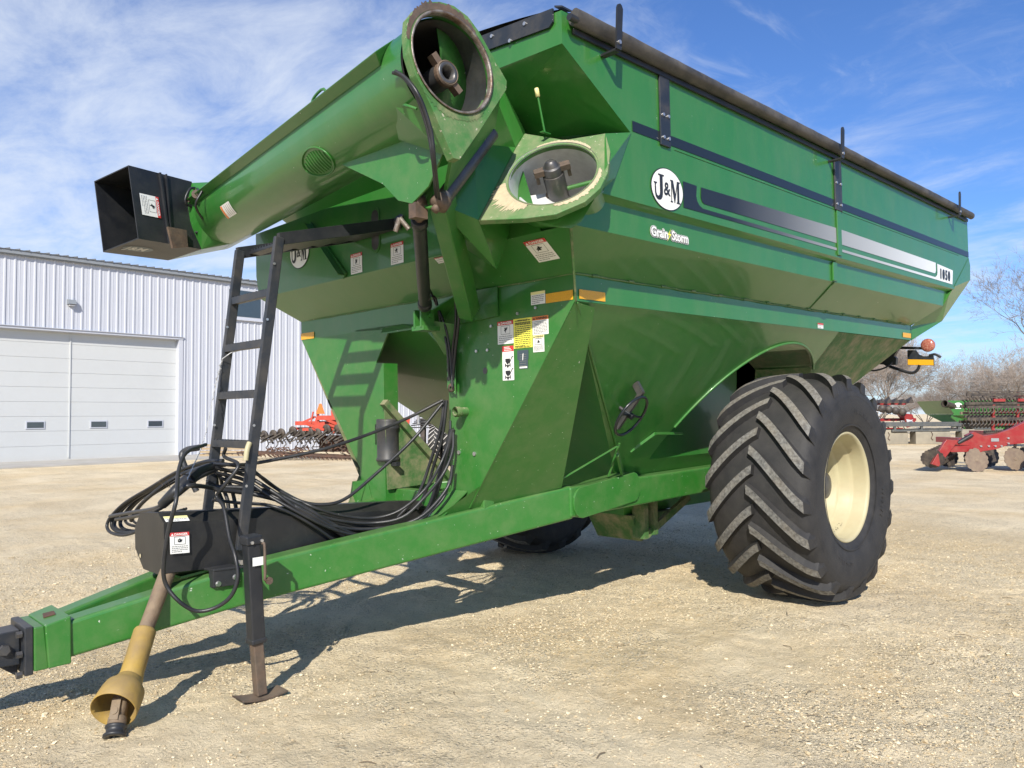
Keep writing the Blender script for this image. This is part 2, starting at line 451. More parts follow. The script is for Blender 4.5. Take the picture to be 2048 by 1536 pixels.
# hull under the tank: funnel, belly and wheel tunnels
def hull_obj(pts):
    h = MB().hull(pts); return h
h1 = MB().hull([(0.02, s * 1.595, 0) for s in (-1, 1)] + [(3.7, s * 1.595, 0) for s in (-1, 1)] + [(1.58, s * .70, -1.19) for s in (-1, 1)] +
               [(2.0, s * .38, -1.60) for s in (-1, 1)] + [(3.4, s * .38, -1.62) for s in (-1, 1)])
h2 = MB().hull([(3.3, s * 1.59, -.002) for s in (-1, 1)] + [(5.54, s * 1.59, -.002) for s in (-1, 1)] + [(4.52, s * .35, -.70) for s in (-1, 1)] +
               [(3.3, s * .35, -1.60) for s in (-1, 1)] + [(3.2, s * .3, -1.5) for s in (-1, 1)])
for hh, nm in ((h1, 'hopper_bottom'), (h2, 'rear_slope')):
    ob = part(hh, nm, 'green_paint' if nm == 'hopper_bottom' else 'green_dusty')
    cut = MB()
    for s in (-1, 1):
        a, b = (3.0, s * .78, -1.33), (3.0, s * 2.4, -1.33)
        cut.cyl(a, b, 1.20, 1.20, 72)
    c = cut.build('cutter', 'green_paint', cart, off=COFF)
    bm = bmesh.new(); bm.from_mesh(c.data); bmesh.ops.remove_doubles(bm, verts=bm.verts, dist=1e-5); bmesh.ops.recalc_face_normals(bm, faces=bm.faces); bm.to_mesh(c.data); bm.free()
    bm = bmesh.new(); bm.from_mesh(ob.data); bmesh.ops.recalc_face_normals(bm, faces=bm.faces); bm.to_mesh(ob.data); bm.free()
    md = ob.modifiers.new('b', 'BOOLEAN'); md.operation = 'DIFFERENCE'; md.object = c; md.solver = 'EXACT'
    dg = bpy.context.evaluated_depsgraph_get()
    me = D.meshes.new_from_object(ob.evaluated_get(dg))
    ob.modifiers.clear(); ob.data = me
    D.objects.remove(c)
# rolled edge along the wheel tunnel and folded seams on the funnel
def steep(z): return -1.6 - z / 1.322 * 0 + (-(z)) / 1.322
r = MB()
arc = []
for a in np.linspace(math.radians(155), math.radians(56), 26):
    x = 3.0 + 1.202 * math.cos(a); z = -1.33 + 1.202 * math.sin(a); arc.append((x, -1.606 + (-z) / 1.322, z))
r.tube(arc, .012, 6, sub=1)
part(r, 'wheel_arch_edge', 'green_frame')
r = MB()
r.tube([(.02, -1.6, -.01), (1.58, -.712, -1.19)], .008, 6)
r.tube([(1.25, -.93, -.92), (1.27, -.80, -1.18)], .01, 6)
r.beam((1.16, -.98, -1.0), (1.4, -.83, -1.17), .02, .03)
r.beam((.72, -.82, -1.15), (1.18, -.98, -.93), .012, .010)
r.beam((1.65, -.97, -.86), (2.1, -.93, -.88), .012, .02)
r.beam((1.5, -.84, -1.0), (1.66, -.97, -.86), .012, .02)
part(r, 'funnel_rib', 'green_frame')
r = MB()
r.box(2.06, 2.12, -.55, -.42, -1.80, -1.40); r.box(2.20, 2.26, -.55, -.42, -1.78, -1.40)
r.prism([(2.0, -.45, -1.6), (2.7, -.45, -1.62), (2.15, -.45, -1.84)], (0, .5, 0))
r.beam((2.15, -.5, -1.78), (2.75, -.55, -1.50), .04, .06)
part(r, 'sump_bracket', 'green_dusty')

# ---- auger housing hump on the near front corner ---------------------------
cB = V(-.322, -1.732, .67); nB = V(-.717, -.398, .573).normalized()
h = MB()
tip, tl, t2 = V(-.67, -1.50, .40), V(-.31, -1.44, .89), V(-.22, -1.42, .985)
back = -nB * .55
h.hull([tip, tl, tip + V(.45, .5, -.02), tl + V(.15, .6, 0), tip + back * .7, tl + back * .5, V(-.88, -1.36, .50), V(-.60, -1.40, .86), V(-.27, -.9, .40), V(-.27, -.9, .90)])
h2_ = MB().hull([t2, tl, V(-.42, -1.41, 1.14), V(-.36, -1.40, 1.23), V(-.27, -.9, .93), V(-.38, -1.2, 1.3), V(-.30, -1.0, 1.2), V(.2, -1.15, 1.0), V(0, -1.2, .95)])
hump_a = part(h, 'auger_housing', 'green_paint'); hump_b = part(h2_, 'auger_housing', 'green_paint')
# mating plate with round mouth
def ring_plate(c, n, outline, rad, th, mi=0, mb=None, seg=64):
    n = V(n).normalized(); e1 = n.orthogonal().normalized(); e2 = n.cross(e1)
    P = [V(p) - V(c) for p in outline]; P = [(p.dot(e1), p.dot(e2)) for p in P]
    angs = sorted(set([round(math.atan2(p[1], p[0]), 6) for p in P] + [round(-math.pi + 2 * math.pi * k / seg, 6) for k in range(seg)]))
    def hit(a):
        d = (math.cos(a), math.sin(a)); best = None
        for i in range(len(P)):
            p, q = P[i], P[(i + 1) % len(P)]; ex, ey = q[0] - p[0], q[1] - p[1]
            den = d[0] * ey - d[1] * ex
            if abs(den) < 1e-12: continue
            tt = (p[0] * ey - p[1] * ex) / den; u = (p[0] * d[1] - p[1] * d[0]) / den
            if tt > 0 and -1e-6 <= u <= 1 + 1e-6: best = tt if best is None else max(best, tt)
        return best or rad * 1.05
    mb = mb or MB(); o = V(c); k = len(angs); vs = []
    for z in (0, -th):
        for a in angs: vs.append(o + (e1 * math.cos(a) + e2 * math.sin(a)) * hit(a) + n * z)
        for a in angs: vs.append(o + (e1 * math.cos(a) + e2 * math.sin(a)) * rad + n * z)
    fs = []
    for i in range(k):
        j = (i + 1) % k
        fs += [(i, j, k + j, k + i), (2 * k + i, 3 * k + i, 3 * k + j, 2 * k + j), (i, 2 * k + i, 2 * k + j, j), (k + i, k + j, 3 * k + j, 3 * k + i)]
    mb.add(vs, fs, mi); return mb
outB = [(-.67, -1.50, .40), (-.31, -1.44, .89), (-.22, -1.43, .985), (-.16, -1.69, .905), (-.04, -1.89, .92), (-.10, -1.97, .78), (-.19, -2.02, .63), (-.27, -2.03, .54), (-.35, -1.99, .455), (-.46, -1.88, .39), (-.55, -1.74, .385)]
outB = [V(p) - nB * ((V(p) - cB).dot(nB)) for p in outB]
plB = part(ring_plate(cB, nB, outB, .25, .035), 'auger_mouth_plate', 'green_worn', bevel=.004)
g = MB()
g.lathe([(.262, .006), (.262, -.01), (.25, -.01)], cB, nB, 64)
rr = random.Random(2)
e1 = nB.orthogonal().normalized(); e2 = nB.cross(e1)
def grain_ridge(mb, c, n, rad, a0, a1, wdt, hgt, seed):
    q = random.Random(seed); n = V(n).normalized(); f1 = n.orthogonal().normalized(); f2 = n.cross(f1)
    m = 60; vs = []
    for k in range(m + 1):
        a = a0 + (a1 - a0) * k / m; taper = math.sin(math.pi * k / m) ** .5 if 0 < k < m else .05
        d = f1 * math.cos(a) + f2 * math.sin(a)
        w1 = wdt * taper * q.uniform(.55, 1.2)
        vs += [c + d * (rad + .002) + n * .002, c + d * (rad + .012) + n * hgt * q.uniform(.5, 1), c + d * (rad + .012 + w1) + n * .002]
    fs = [(3 * k + j, 3 * k + 3 + j, 3 * k + 4 + j, 3 * k + 1 + j) for k in range(m) for j in (0, 1)]
    mb.add(vs, fs, 0, True)
gd = MB()
def ang_of(p, c, n):
    n = V(n).normalized(); f1 = n.orthogonal().normalized(); f2 = n.cross(f1); d = V(p) - c
    return math.atan2(d.dot(f2), d.dot(f1))
aT = ang_of(tip, cB, nB); aR = ang_of((-.27, -2.03, .54), cB, nB); aU = ang_of((-.16, -1.69, .9), cB, nB)
grain_ridge(gd, cB, nB, .262, aT - .55, aT + .45, .10, .012, 4)
grain_ridge(gd, cB, nB, .262, aR - .9, aR + .5, .025, .010, 5)
grain_ridge(gd, cB, nB, .262, aU - .7, aU + .6, .012, .006, 6)
sub(gd, 'grain_dust', 'grain_dust', plB)
sub(g, 'mouth_lip', 'galvanised', plB)
# tube behind the mouth, vertical auger end with bearing post
tb = MB()
dB = V(.76, .44, -.26).normalized()
def sheared(mb, r0, s0_, s1_, mi, n=64, m=6):
    vs = []
    for k in range(m + 1):
        c = cB - nB * .004 + dB * (s0_ + (s1_ - s0_) * k / m)
        vs += [c + (e1 * math.cos(2 * math.pi * j / n) + e2 * math.sin(2 * math.pi * j / n)) * r0 for j in range(n)]
    mb.add(vs, [(k * n + j, k * n + (j + 1) % n, (k + 1) * n + (j + 1) % n, (k + 1) * n + j) for k in range(m) for j in range(n)], mi, True); return vs[-n:]
e1 = nB.orthogonal().normalized(); e2 = nB.cross(e1)
cm = MB(); n_ = 48; cvs = [cB + dB * s_ + (e1 * math.cos(2 * math.pi * j / n_) + e2 * math.sin(2 * math.pi * j / n_)) * .255 for s_ in (-.12, .80) for j in range(n_)]
cm.add(cvs, [(j, (j + 1) % n_, n_ + (j + 1) % n_, n_ + j) for j in range(n_)] + [tuple(range(n_))[::-1], tuple(range(n_, 2 * n_))])
cut_with(hump_a, cm); cut_with(hump_b, cm)
cc_ = cB + dB * .12
OL = [V(-.28, -1.83, .374), V(-.09, -1.83, .545), V(-.07, -1.88, .572), V(.21, -1.88, .98), V(-.28, -1.40, .95), V(-.28, -1.60, .374)]
PO = [((p - cc_).dot(e1), (p - cc_).dot(e2)) for p in OL]; ca_ = []
for k in range(72):
    a = 2 * math.pi * k / 72; d_ = (math.cos(a), math.sin(a)); rim_ = cc_ + (e1 * d_[0] + e2 * d_[1]) * .258; best = None
    for i in range(6):
        p, q_ = PO[i], PO[(i + 1) % 6]; ex_, ey_ = q_[0] - p[0], q_[1] - p[1]; den = d_[0] * ey_ - d_[1] * ex_
        if abs(den) < 1e-9: continue
        t_ = (p[0] * ey_ - p[1] * ex_) / den; u_ = (p[0] * d_[1] - p[1] * d_[0]) / den
        if t_ > .268 and 0 <= u_ <= 1: best = OL[i].lerp(OL[(i + 1) % 6], u_)
    ca_ += [rim_, best or cc_ + (e1 * d_[0] + e2 * d_[1]) * .268]
cw = MB(); cw.add(ca_, [(2 * k, 2 * k + 1, (2 * k + 3) % 144, (2 * k + 2) % 144) for k in range(72)]); part(cw, 'corner_sheet', 'green_paint')
end_ = sheared(tb, .249, 0, .75, 0); tb.add(end_, [tuple(range(len(end_)))], 0); sheared(tb, .261, .04, .55, 1)
part(tb, 'lower_auger_tube', ['galvanised_lit', 'green_paint'])
au = MB()
top = V(-.30, -1.70, .745) - nB * .03
base = cB + dB * .34 + V(0, 0, -.10)
dirn = (top - base).normalized()
au.cyl(base, top - dirn * .06, .058, .05, 20)
au.cyl(top - dirn * .22, top - dirn * .05, .062, .062, 20)
au.lathe([(.001, .035), (.02, .034), (.035, .02), (.042, .0), (.055, -.004), (.055, -.05)], top, dirn, 24)
part(au, 'auger_post', 'steel_dark', bevel=.002)
lg = MB()
ex = dirn.cross(V(.70, .66, .25)).normalized()
for s in (-1, 1):
    lg.beam(top + ex * s * .04 - dirn * .02, top + ex * s * .105 - dirn * .02, .05, .035, dirn)
    lg.beam(top + ex * s * .092 - dirn * .02, top + ex * s * .092 - dirn * .085, .03, .02, ex)
lg.beam(top - dirn * .12 + ex * .03, top - dirn * .30 + ex * .12, .03, .02, nB)
part(lg, 'drive_lug', 'rust_steel', bevel=.003)
rd = MB(); rd.tube([top - dirn * .15 + V(.03, -.02, 0), V(-.02, -1.90, .665)], .014, 8); part(rd, 'stay_rod', 'green_frame')
bt = MB(); bt.cyl(top - dirn * .10 + nB * .055, top - dirn * .19 + nB * .06, .018, .018, 8); bt.cyl(top - dirn * .08 + nB * .055, top - dirn * .10 + nB * .055, .026, .026, 6); part(bt, 'bolt', 'bright_steel')
fl = MB()
def helicoid(mb, o, ax, r0, r1, turns, pitch, a0=0, n=60, mi=0, sg=1):
    o, ax = V(o), V(ax).normalized(); f1 = ax.orthogonal().normalized(); f2 = ax.cross(f1); vs = []
    for k in range(n + 1):
        a = a0 + sg * turns * 2 * math.pi * k / n; d = f1 * math.cos(a) + f2 * math.sin(a); c = o + ax * pitch * turns * k / n
        vs += [c + d * r0, c + d * r1, c + d * r1 + ax * .006, c + d * r0 + ax * .006]
    fs = []
    for k in range(n):
        for j in range(4): fs.append((4 * k + j, 4 * k + (j + 1) % 4, 4 * k + 4 + (j + 1) % 4, 4 * k + 4 + j))
    mb.add(vs, fs, mi, True)
dn_ = ang_of(cB + V(-.05, -.1, -1), cB, nB); helicoid(fl, cB + dB * .20, nB, .045, .238, .5, -.10, dn_ - math.pi / 2)
part(fl, 'lower_flighting', 'white_plastic')
# corner gusset under the mouth plate, folded lap plate beside it
g = MB()
g.hull([(-.40, -1.62, .42), (-.25, -2.00, .52), (-.28, -1.90, .375), (-.30, -1.845, .345), (-.33, -1.70, .375), (-.1, -1.84, .56), (-.1, -1.6, .5)])
part(g, 'corner_gusset', 'green_paint')
g = MB()
g.hull([(.21, -1.885, .98), (-.04, -1.89, .915), (-.17, -2.0, .68), (.05, -1.885, .68), (-.25, -2.0, .56), (-.06, -1.884, .60)])
part(g, 'lap_plate', 'green_paint')
fn = MB()
fn.plate([(-.285, -1.825, .378), (-.30, -1.845, .365), (-.02, -1.625, -.01), (.0, -1.605, .02)], .012)
part(fn, 'corner_fin', 'green_dusty')
# dipstick-like tarp stop rod with yellow cap
q = MB(); q.cyl((-.23, -1.60, .95), (-.285, -1.60, 1.16), .0065, .0065, 10); q.beam((-.26, -1.60, .952), (-.19, -1.60, .952), .022, .005)
sr = part(q, 'sight_rod', 'green_frame')
q = MB(); q.lathe([(.0, .022), (.010, .021), (.013, .014), (.013, -.028), (.009, -.028)], (-.288, -1.60, 1.175), V(-.055, 0, .21), 14); sub(q, 'rod_cap', 'pale_yellow_film', sr)

# ---- tarp, roll tube, arms ------------------------------------------------
tp = MB()
n = 24; vs = []; ys = np.linspace(-1.86, 1.86, n + 1)
xs = np.linspace(-.36, 6.66, 29)
for x in xs:
    for y in ys:
        z = 1.53 + .20 * math.cos(y / 1.86 * math.pi / 2) ** .8 + .012 * math.sin(x * 4.5) * (1 - abs(y) / 1.9)
        vs.append((x, y, z))
m = n + 1
tp.add(vs, [(i * m + k, i * m + k + 1, (i + 1) * m + k + 1, (i + 1) * m + k) for i in range(len(xs) - 1) for k in range(n)], 0, True)
part(tp, 'tarp', 'tarp')
for s in (-1, 1):
    rl = MB(); random.seed(8 + s)
    vs = []; n = 18; xs = np.linspace(-.33, 6.66, 90)
    for i, x in enumerate(xs):
        for k in range(n):
            a = 2 * math.pi * k / n
            rad = .038 * (1 + .10 * math.sin(a * 2 + x * .5) + .06 * math.sin(a * 3 + x * 2.1)) + random.uniform(-.0012, .0012)
            vs.append((x, s * (1.922 + rad * math.cos(a)), 1.475 + rad * 1.15 * math.sin(a)))
    rl.add(vs, [(i * n + k, i * n + (k + 1) % n, (i + 1) * n + (k + 1) % n, (i + 1) * n + k) for i in range(len(xs) - 1) for k in range(n)], 0, True)
    rl.add(vs[:n], [tuple(range(n))]); rl.add(vs[-n:], [tuple(range(n))])
    ro = part(rl, 'tarp_roll', 'tarp')
    lt = MB(); lt.box(-.30, 6.62, min(s * 1.885, s * 1.90), max(s * 1.885, s * 1.90), 1.40, 1.43); lt.cyl((-.38, s * 1.935, 1.455), (-.32, s * 1.935, 1.455), .02, .02, 10)
    sub(lt, 'roll_latch', 'black_paint', ro)
    for x in (-.04, 2.93, 5.98):
        st = MB()
        y = s * 1.99
        st.prism([(x - .022, y, 1.36), (x + .022, y, 1.36), (x + .045, y, 1.60), (x + .035, y, 1.618), (x + .02, y, 1.625), (x + .005, y, 1.618), (x - .004, y, 1.60)], (0, s * .012, 0))
        st.box(x - .022, x + .022, min(y, s * 1.885), max(y, s * 1.885), 1.352, 1.364)
        so = part(st, 'tarp_stop', 'black_paint')
        b_ = MB(); b_.disc((x + .003, y + s * .012, 1.40), (0, s, 0), .012, 10, th=.008); sub(b_, 'bolt', 'bright_steel', so)
cap = MB()
for s in (-1, 1):
    def zt(y): return 1.51 + .17 * (1 - abs(y) / 1.88)
    cap.prism([(-.385, s * 1.83, zt(1.83) + .02), (-.385, s * 1.83, 1.462), (-.385, s * 1.80, 1.44), (-.385, 0, 1.60), (-.385, 0, zt(0) + .02)], (-.012, 0, 0))
    cap.prism([(-.30, s * 1.885, 1.525), (-.38, s * 1.885, 1.525), (-.38, s * 1.83, 1.545), (-.30, s * 1.83, 1.545)], (0, 0, .01))
co = part(cap, 'front_cap_strip', 'blue_black')
b_ = MB()
for y, z in ((-1.62, 1.525), (-1.50, 1.47), (-1.35, 1.55), (-1.2, 1.50), (-1.0, 1.58), (1.5, 1.5)):
    b_.disc((-.398, y, z), (-1, 0, 0), .011, 10, th=.006)
sub(b_, 'bolt', 'bright_steel', co)

# ---- black posts, stripe, decals on the near side --------------------------
for x, z0, z1 in ((.50, .97, 1.41), (3.01, .97, 1.41), (5.5, 1.0, 1.38)):
    if x > 5: continue
    p = MB(); wd = .105 if x < 1 else .135
    p.box(x, x + wd, -1.896, -1.882, z0, z1)
    po = part(p, 'side_post', 'blue_black', bevel=.003)
    b_ = MB()
    for z in (1.02, 1.20 if x > 1 else 1.16):
        for xx in (x + .025, x + wd - .025): b_.disc((xx, -1.896, z), (0, -1, 0), .011, 10, th=.008)
    if x < 1: pass
    sub(b_, 'bolt', 'bright_steel', po)
p = MB(); p.box(3.035, 3.115, -1.894, -1.882, .59, .966); p.box(3.035, 3.115, -1.848, -1.832, .38, .54)
part(p, 'side_rib', 'green_paint', bevel=.003)
d = MB()
d.quad((.225, -1.8835, .992), (1, 0, 0), (0, 0, 1), 6.43, .062)
part(d, 'side_stripe', 'black_film')
lg = MB()
lg.box(.66, 6.3, -1.884, -1.8815, .972, .975)
part(lg, 'sheet_lap', 'green_frame')
# faded stripe with a thin companion line
d = MB(); y = -1.8835
def poly(mb, pts, y, mi=0): mb.add([(px, y, pz) for px, pz in pts], [tuple(range(len(pts)))], mi)
poly(d, [(.745, .790), (.905, .788), (.895, .72), (.905, .69), (.93, .665), (.97, .650), (3.03, .650), (3.03, .628), (.745, .622)], y)
poly(d, [(.955, .788), (3.03, .818), (3.03, .690), (.99, .684), (.965, .695), (.95, .72)], y)
poly(d, [(3.12, .818), (5.50, .800), (5.50, .720), (5.485, .695), (5.45, .684), (3.12, .690)], y)
poly(d, [(3.12, .650), (5.47, .645), (5.53, .67), (5.545, .70), (5.545, .795), (6.06, .777), (6.03, .619), (3.12, .628)], y)
part(d, 'fade_stripe', 'fade_stripe_film')
d = MB(); 
for i_, c_ in enumerate('1050'):
    for j_, dx in enumerate((-.006, 0, .006, .012)): d.text(c_, (5.610 + i_ * .090 + dx, -1.886 - j_ * .0002, .648), (1, 0, 0), (0, 0, 1), .104, 0, sx=.80, bold=.02, shear=.10)
part(d, 'model_number_lettering', 'ink')

def oval(mb, c, u, v, a, b, mi, n=48):
    c, u, v = V(c), V(u).normalized(), V(v).normalized()
    mb.add([c + u * a * math.cos(2 * math.pi * k / n) + v * b * math.sin(2 * math.pi * k / n) for k in range(n)], [tuple(range(n))], mi)
J_ = [(.30, .97), (.30, .92), (.40, .91), (.40, .30), (.37, .20), (.30, .15), (.22, .17), (.17, .27), (.16, .58), (.23, .60), (.23, .64), (.02, .64), (.02, .60), (.08, .58), (.08, .27), (.12, .12), (.22, .03), (.34, .01), (.47, .05), (.56, .15), (.59, .30), (.59, .91), (.68, .92), (.68, .97)]
M_ = [(.0, .97), (.0, .92), (.07, .91), (.07, .08), (.0, .07), (.0, .02), (.22, .02), (.22, .07), (.14, .08), (.14, .70), (.36, .02), (.42, .02), (.62, .70), (.62, .08), (.55, .07), (.55, .02), (.90, .02), (.90, .07), (.82, .08), (.82, .91), (.90, .92), (.90, .97), (.62, .97), (.46, .42), (.27, .97)]
def logo(mb, c, u, v, a, b, mi_w=0, mi_k=1, lift=.002):
    c, u, v = V(c), V(u).normalized(), V(v).normalized(); n = u.cross(v)
    oval(mb, c, u, v, a, b, mi_k); oval(mb, c + n * lift, u, v, a * .955, b * .955, mi_w)
    o = c + n * lift * 2
    def g(pl, ox, oy, w, h):
        mb.add([o + u * (ox + p[0] * w) * a + v * (oy + p[1] * h) * b for p in pl], [tuple(range(len(pl)))], mi_k)
    g(J_, -.86, -.62, .95, 1.28)
    g(M_, .16, -.58, .68, 1.12)
    mb.text('&', o + u * (-.245 * a) - v * (.28 * b), u, v, b * .60, mi_k, sx=.72 * a / b, bold=.02)
lo = MB(); logo(lo, (.568, -1.8835, .705), (1, 0, 0), (0, 0, 1), .175, .132); part(lo, 'maker_badge', ['white_film', 'ink'])
lo = MB(); logo(lo, (-.2835, 1.112, .672), (0, -1, 0), (0, 0, 1), .155, .135); part(lo, 'maker_badge', ['white_film', 'ink'])
# two-word name decal with lightning bolt
d = MB()
o = V(.445, -1.8335, .407)
def word(txt, x, w, k):
    for mi_, rr_, yy, bd in ((0, .0085, -1.8332, .03), (1, .0060, -1.8346, .02), (0, .0010, -1.8360, .022)):
        for j in range(8):
            a = j * math.pi / 4
            d.text(txt, (x + rr_ * math.cos(a), yy - j * .00014, .414 + rr_ * .8 * math.sin(a)), (1, 0, 0), (0, 0, 1), .056, mi_, sx=k, bold=bd)
word('Grain', .452, .17, 1.0); word('Storm', .675, .17, .93)
d.add([(.668, -1.8378, .485), (.628, -1.8378, .438), (.650, -1.8378, .438), (.618, -1.8378, .392), (.668, -1.8378, .446), (.645, -1.8378, .448)], [(0, 1, 2, 5), (2, 3, 4, 5)], 2)
part(d, 'name_decal', ['white_film', 'ink', 'yellow_film'])
# reflectors
def refl(o, u, v, w, h, m='amber_reflector', lab=None):
    q = MB(); n = V(u).normalized().cross(V(v).normalized()); q.quad(V(o) + n * .003, u, v, w, h); return part(q, 'reflector', m, label=lab)
refl((.035, -1.602, .015), (1, 0, 0), (0, 0, 1), .245, .056)
refl((-.002, -1.368, .008), (0, -1, 0), (0, 0, 1), .222, .058)
refl((5.285, -1.602, .022), (1, 0, 0), (0, 0, 1), .238, .05)
refl((-.002, 1.60, .0), (0, -1, 0), (0, 0, 1), .22, .055)

# ---- safety stickers --------------------------------------------------------
SM = ['white_film', 'red_film', 'ink', 'yellow_film', 'orange_film', 'grey_ink', 'pale_yellow_film', 'plate_grey']
def sticker(o, u, v, w, h, head='DANGER', style=0, seed=0, base=0, hc=1, name='danger_sticker', picto=True, hh=.17, lines=4):
    q = MB(); u, v = V(u).normalized(), V(v).normalized(); n = u.cross(v); o = V(o) + n * .003; e = n * .0012
    q.quad(o, u, v, w, h, base)
    if hh: q.quad(o + v * h * (1 - hh) + e, u, v, w, h * hh, hc)
    if head:
        tx = w * .22
        q.add([o + e * 2 + u * w * .05 + v * h * (1 - hh * .85), o + e * 2 + u * w * .19 + v * h * (1 - hh * .85), o + e * 2 + u * w * .12 + v * h * (1 - hh * .2)], [(0, 1, 2)], 0 if hc == 1 else 2)
        q.text(head, o + e * 2 + u * tx + v * h * (1 - hh * .80), u, v, h * hh * .58, 0 if hc == 1 else 2, sx=w * .74 / (len(head) * .72 * h * hh * .58 / .69) if True else 1, bold=.03)
    R = random.Random(seed)
    y = h * (1 - hh) - h * .05
    if picto:
        ph = h * .36; px, pw = w * .22, w * .56
        for (a, b, c_, d_) in ((px, y - ph, pw, .0022), (px, y, pw, .0022), (px, y - ph, .0022, ph), (px + pw, y - ph, .0022, ph)):
            q.quad(o + e + u * a + v * b, u, v, c_, d_, 2)
        for k in range(5):
            a0 = R.uniform(0, 3.1); L = ph * R.uniform(.3, .62); cx_ = px + pw * R.uniform(.35, .62); cy_ = y - ph * R.uniform(.35, .65)
            dd = (u * math.cos(a0) + v * math.sin(a0)); qq = (v * math.cos(a0) - u * math.sin(a0)); c0 = o + e * 2 + u * cx_ + v * cy_
            q.add([c0 - dd * L / 2 - qq * ph * .05, c0 + dd * L / 2 - qq * ph * .05, c0 + dd * L / 2 + qq * ph * .05, c0 - dd * L / 2 + qq * ph * .05], [(0, 1, 2, 3)], 2)
        oval(q, o + e * 2.5 + u * (px + pw * .5) + v * (y - ph * .3), u, v, ph * .12, ph * .12, 2, 12)
        y -= ph + h * .05
    for k in range(lines):
        yy = y - (y - h * .04) * (k + .6) / lines; th = min(.0045, (y - h * .04) / lines * .42); x = w * .08; xe = w * (.92 if k < lines - 1 else .6)
        while x < xe:
            L = R.uniform(.05, .16) * w; q.quad(o + e + u * x + v * yy, u, v, min(L, xe - x), th, 5 if style == 0 else 2); x += L + w * .025
    return part(q, name, SM)
Y_, Z_ = (0, -1, 0), (0, 0, 1)
sticker((0, -.930, -.216), Y_, Z_, .147, .148, seed=1, lines=4)
q = sticker((0, -1.079, -.252), Y_, Z_, .166, .188, head='', hh=0, base=3, seed=2, picto=False, lines=14, style=1, name='instruction_sticker')
tq = MB(); tq.text('IMPORTANT', (-.0055, -1.162, -.083), Y_, Z_, .011, 2, bold=.02, center=True); tq.text('OPERATING INSTRUCTIONS', (-.0055, -1.162, -.101), Y_, Z_, .009, 2, bold=.02, center=True, sx=.82)
tq.text('FOR FARM USE ONLY', (-.0055, -1.162, -.249), Y_, Z_, .010, 2, bold=.02, center=True)
tq.quad((-.005, -1.079, -.104), Y_, Z_, .0001, .0001, 3)
sub(tq, 'sticker_wording', SM, q)
sticker((0, -1.248, -.180), Y_, Z_, .137, .115, head='WARNING', hc=4, hh=.2, seed=3, picto=False, lines=9, name='warning_sticker')
sticker((0, -1.250, -.286), Y_, Z_, .096, .104, head='WARNING', hc=6, hh=.16, seed=4, lines=5, name='warning_sticker')
sticker((-.0, -1.240, .010), Y_, Z_, .122, .080, head='', hh=.22, hc=6, seed=5, picto=False, lines=5, name='warning_sticker')
# two little side-view diagrams of a loading cart
q = MB(); o = V(-.003, -.970, -.452); U, W_ = V(0, -1, 0), V(0, 0, 1); e = V(-.0012, 0, 0)
q.quad(o, U, W_, .106, .222, 0); q.quad(o + e + W_ * .186, U, W_, .106, .036, 1)
for k in range(3): q.quad(o + e * 2 + U * .02 + W_ * (.192 + k * .010), U, W_, .07 - k * .01, .004, 0)
for zc_ in (.105, .028):
    c = o + e + U * .05 + W_ * zc_
    def P(x, z): return c + U * x + W_ * z
    q.add([P(-.022, .035), P(.022, .035), P(.022, .018), P(.004, -.002), P(-.004, -.002), P(-.022, .018)], [tuple(range(6))], 2)
    q.add([P(.012, .006), P(.018, .003), P(.046, .048), P(.040, .050)], [(0, 1, 2, 3)], 2)
    q.add([P(.040, .050), P(.050, .048), P(.048, .038)], [(0, 1, 2)], 2)
    q.quad(P(-.024, -.010), U, W_, .048, .005, 2); q.quad(P(-.026, -.018), U, W_, .009, .022, 2); q.quad(P(.017, -.018), U, W_, .009, .022, 2)
    q.add([P(-.014, -.010), P(.014, -.010), P(0, -.028)], [(0, 1, 2)], 2)
part(q, 'loading_sticker', SM)
q = MB(); q.quad((-.003, -1.108, -.325), Y_, Z_, .100, .060, 7); q.quad((-.003, -1.122, -.384), Y_, Z_, .080, .059, 7); q.quad((-.0045, -1.128, -.380), Y_, Z_, .068, .010, 0)
q.add([(-.005, -1.155, -.330), (-.005, -1.160, -.330), (-.005, -1.166, -.285), (-.005, -1.158, -.290)], [(0, 1, 2, 3)], 0)
for k in range(6): q.quad((-.0045, -1.130, -.365 + k * .014), Y_, Z_, .06, .0022, 5)
part(q, 'serial_plate', SM)
sticker((-.28, .357, .386), Y_, Z_, .150, .149, seed=6)
sticker((-.28, -.152, .385), Y_, Z_, .147, .149, seed=7)
u_ = V(0, -1, 0); vv = (V(-.28, 0, .374) - V(0, 0, .158)).normalized()
sticker(V(-.28, -1.42, .374) - vv * .215, u_, vv, .17, .17, seed=8)
sticker(V(-.28, -.62, .374) - vv * .06, u_, vv, .09, .05, seed=9, picto=False, lines=2, name='warning_sticker')
sticker((3.245, -1.6, .010), (1, 0, 0), Z_, .112, .046, head='', hh=.3, seed=10, picto=False, lines=2, name='warning_sticker')

# ---- front frame plate (legs) ----------------------------------------------
fr = MB()
fr.prism([(0, 1.6, .0), (0, .71, -1.09), (0, .71, -1.38), (0, .36, -1.38), (0, .36, -.27), (0, .46, -.26), (0, .29, -.03), (0, -.13, -.03), (0, -.42, -.25), (0, -.42, -1.30), (0, -.50, -1.38), (0, -.62, -1.30), (0, -.73, -1.15), (0, -1.6, .0)], (.012, 0, 0))
part(fr, 'front_frame_plate', 'green_frame')
fr = MB()
fr.prism([(.012, .36, -1.36), (.012, .36, -.27), (.13, .36, -.27), (.13, .36, -1.36)], (0, .01, 0))
fr.prism([(.012, -.42, -1.36), (.012, -.42, -.25), (.13, -.42, -.25), (.13, -.42, -1.36)], (0, .01, 0))
fr.prism([(.012, .29, -.03), (.012, -.13, -.03), (.16, -.13, -.03), (.16, .29, -.03)], (0, 0, .01))
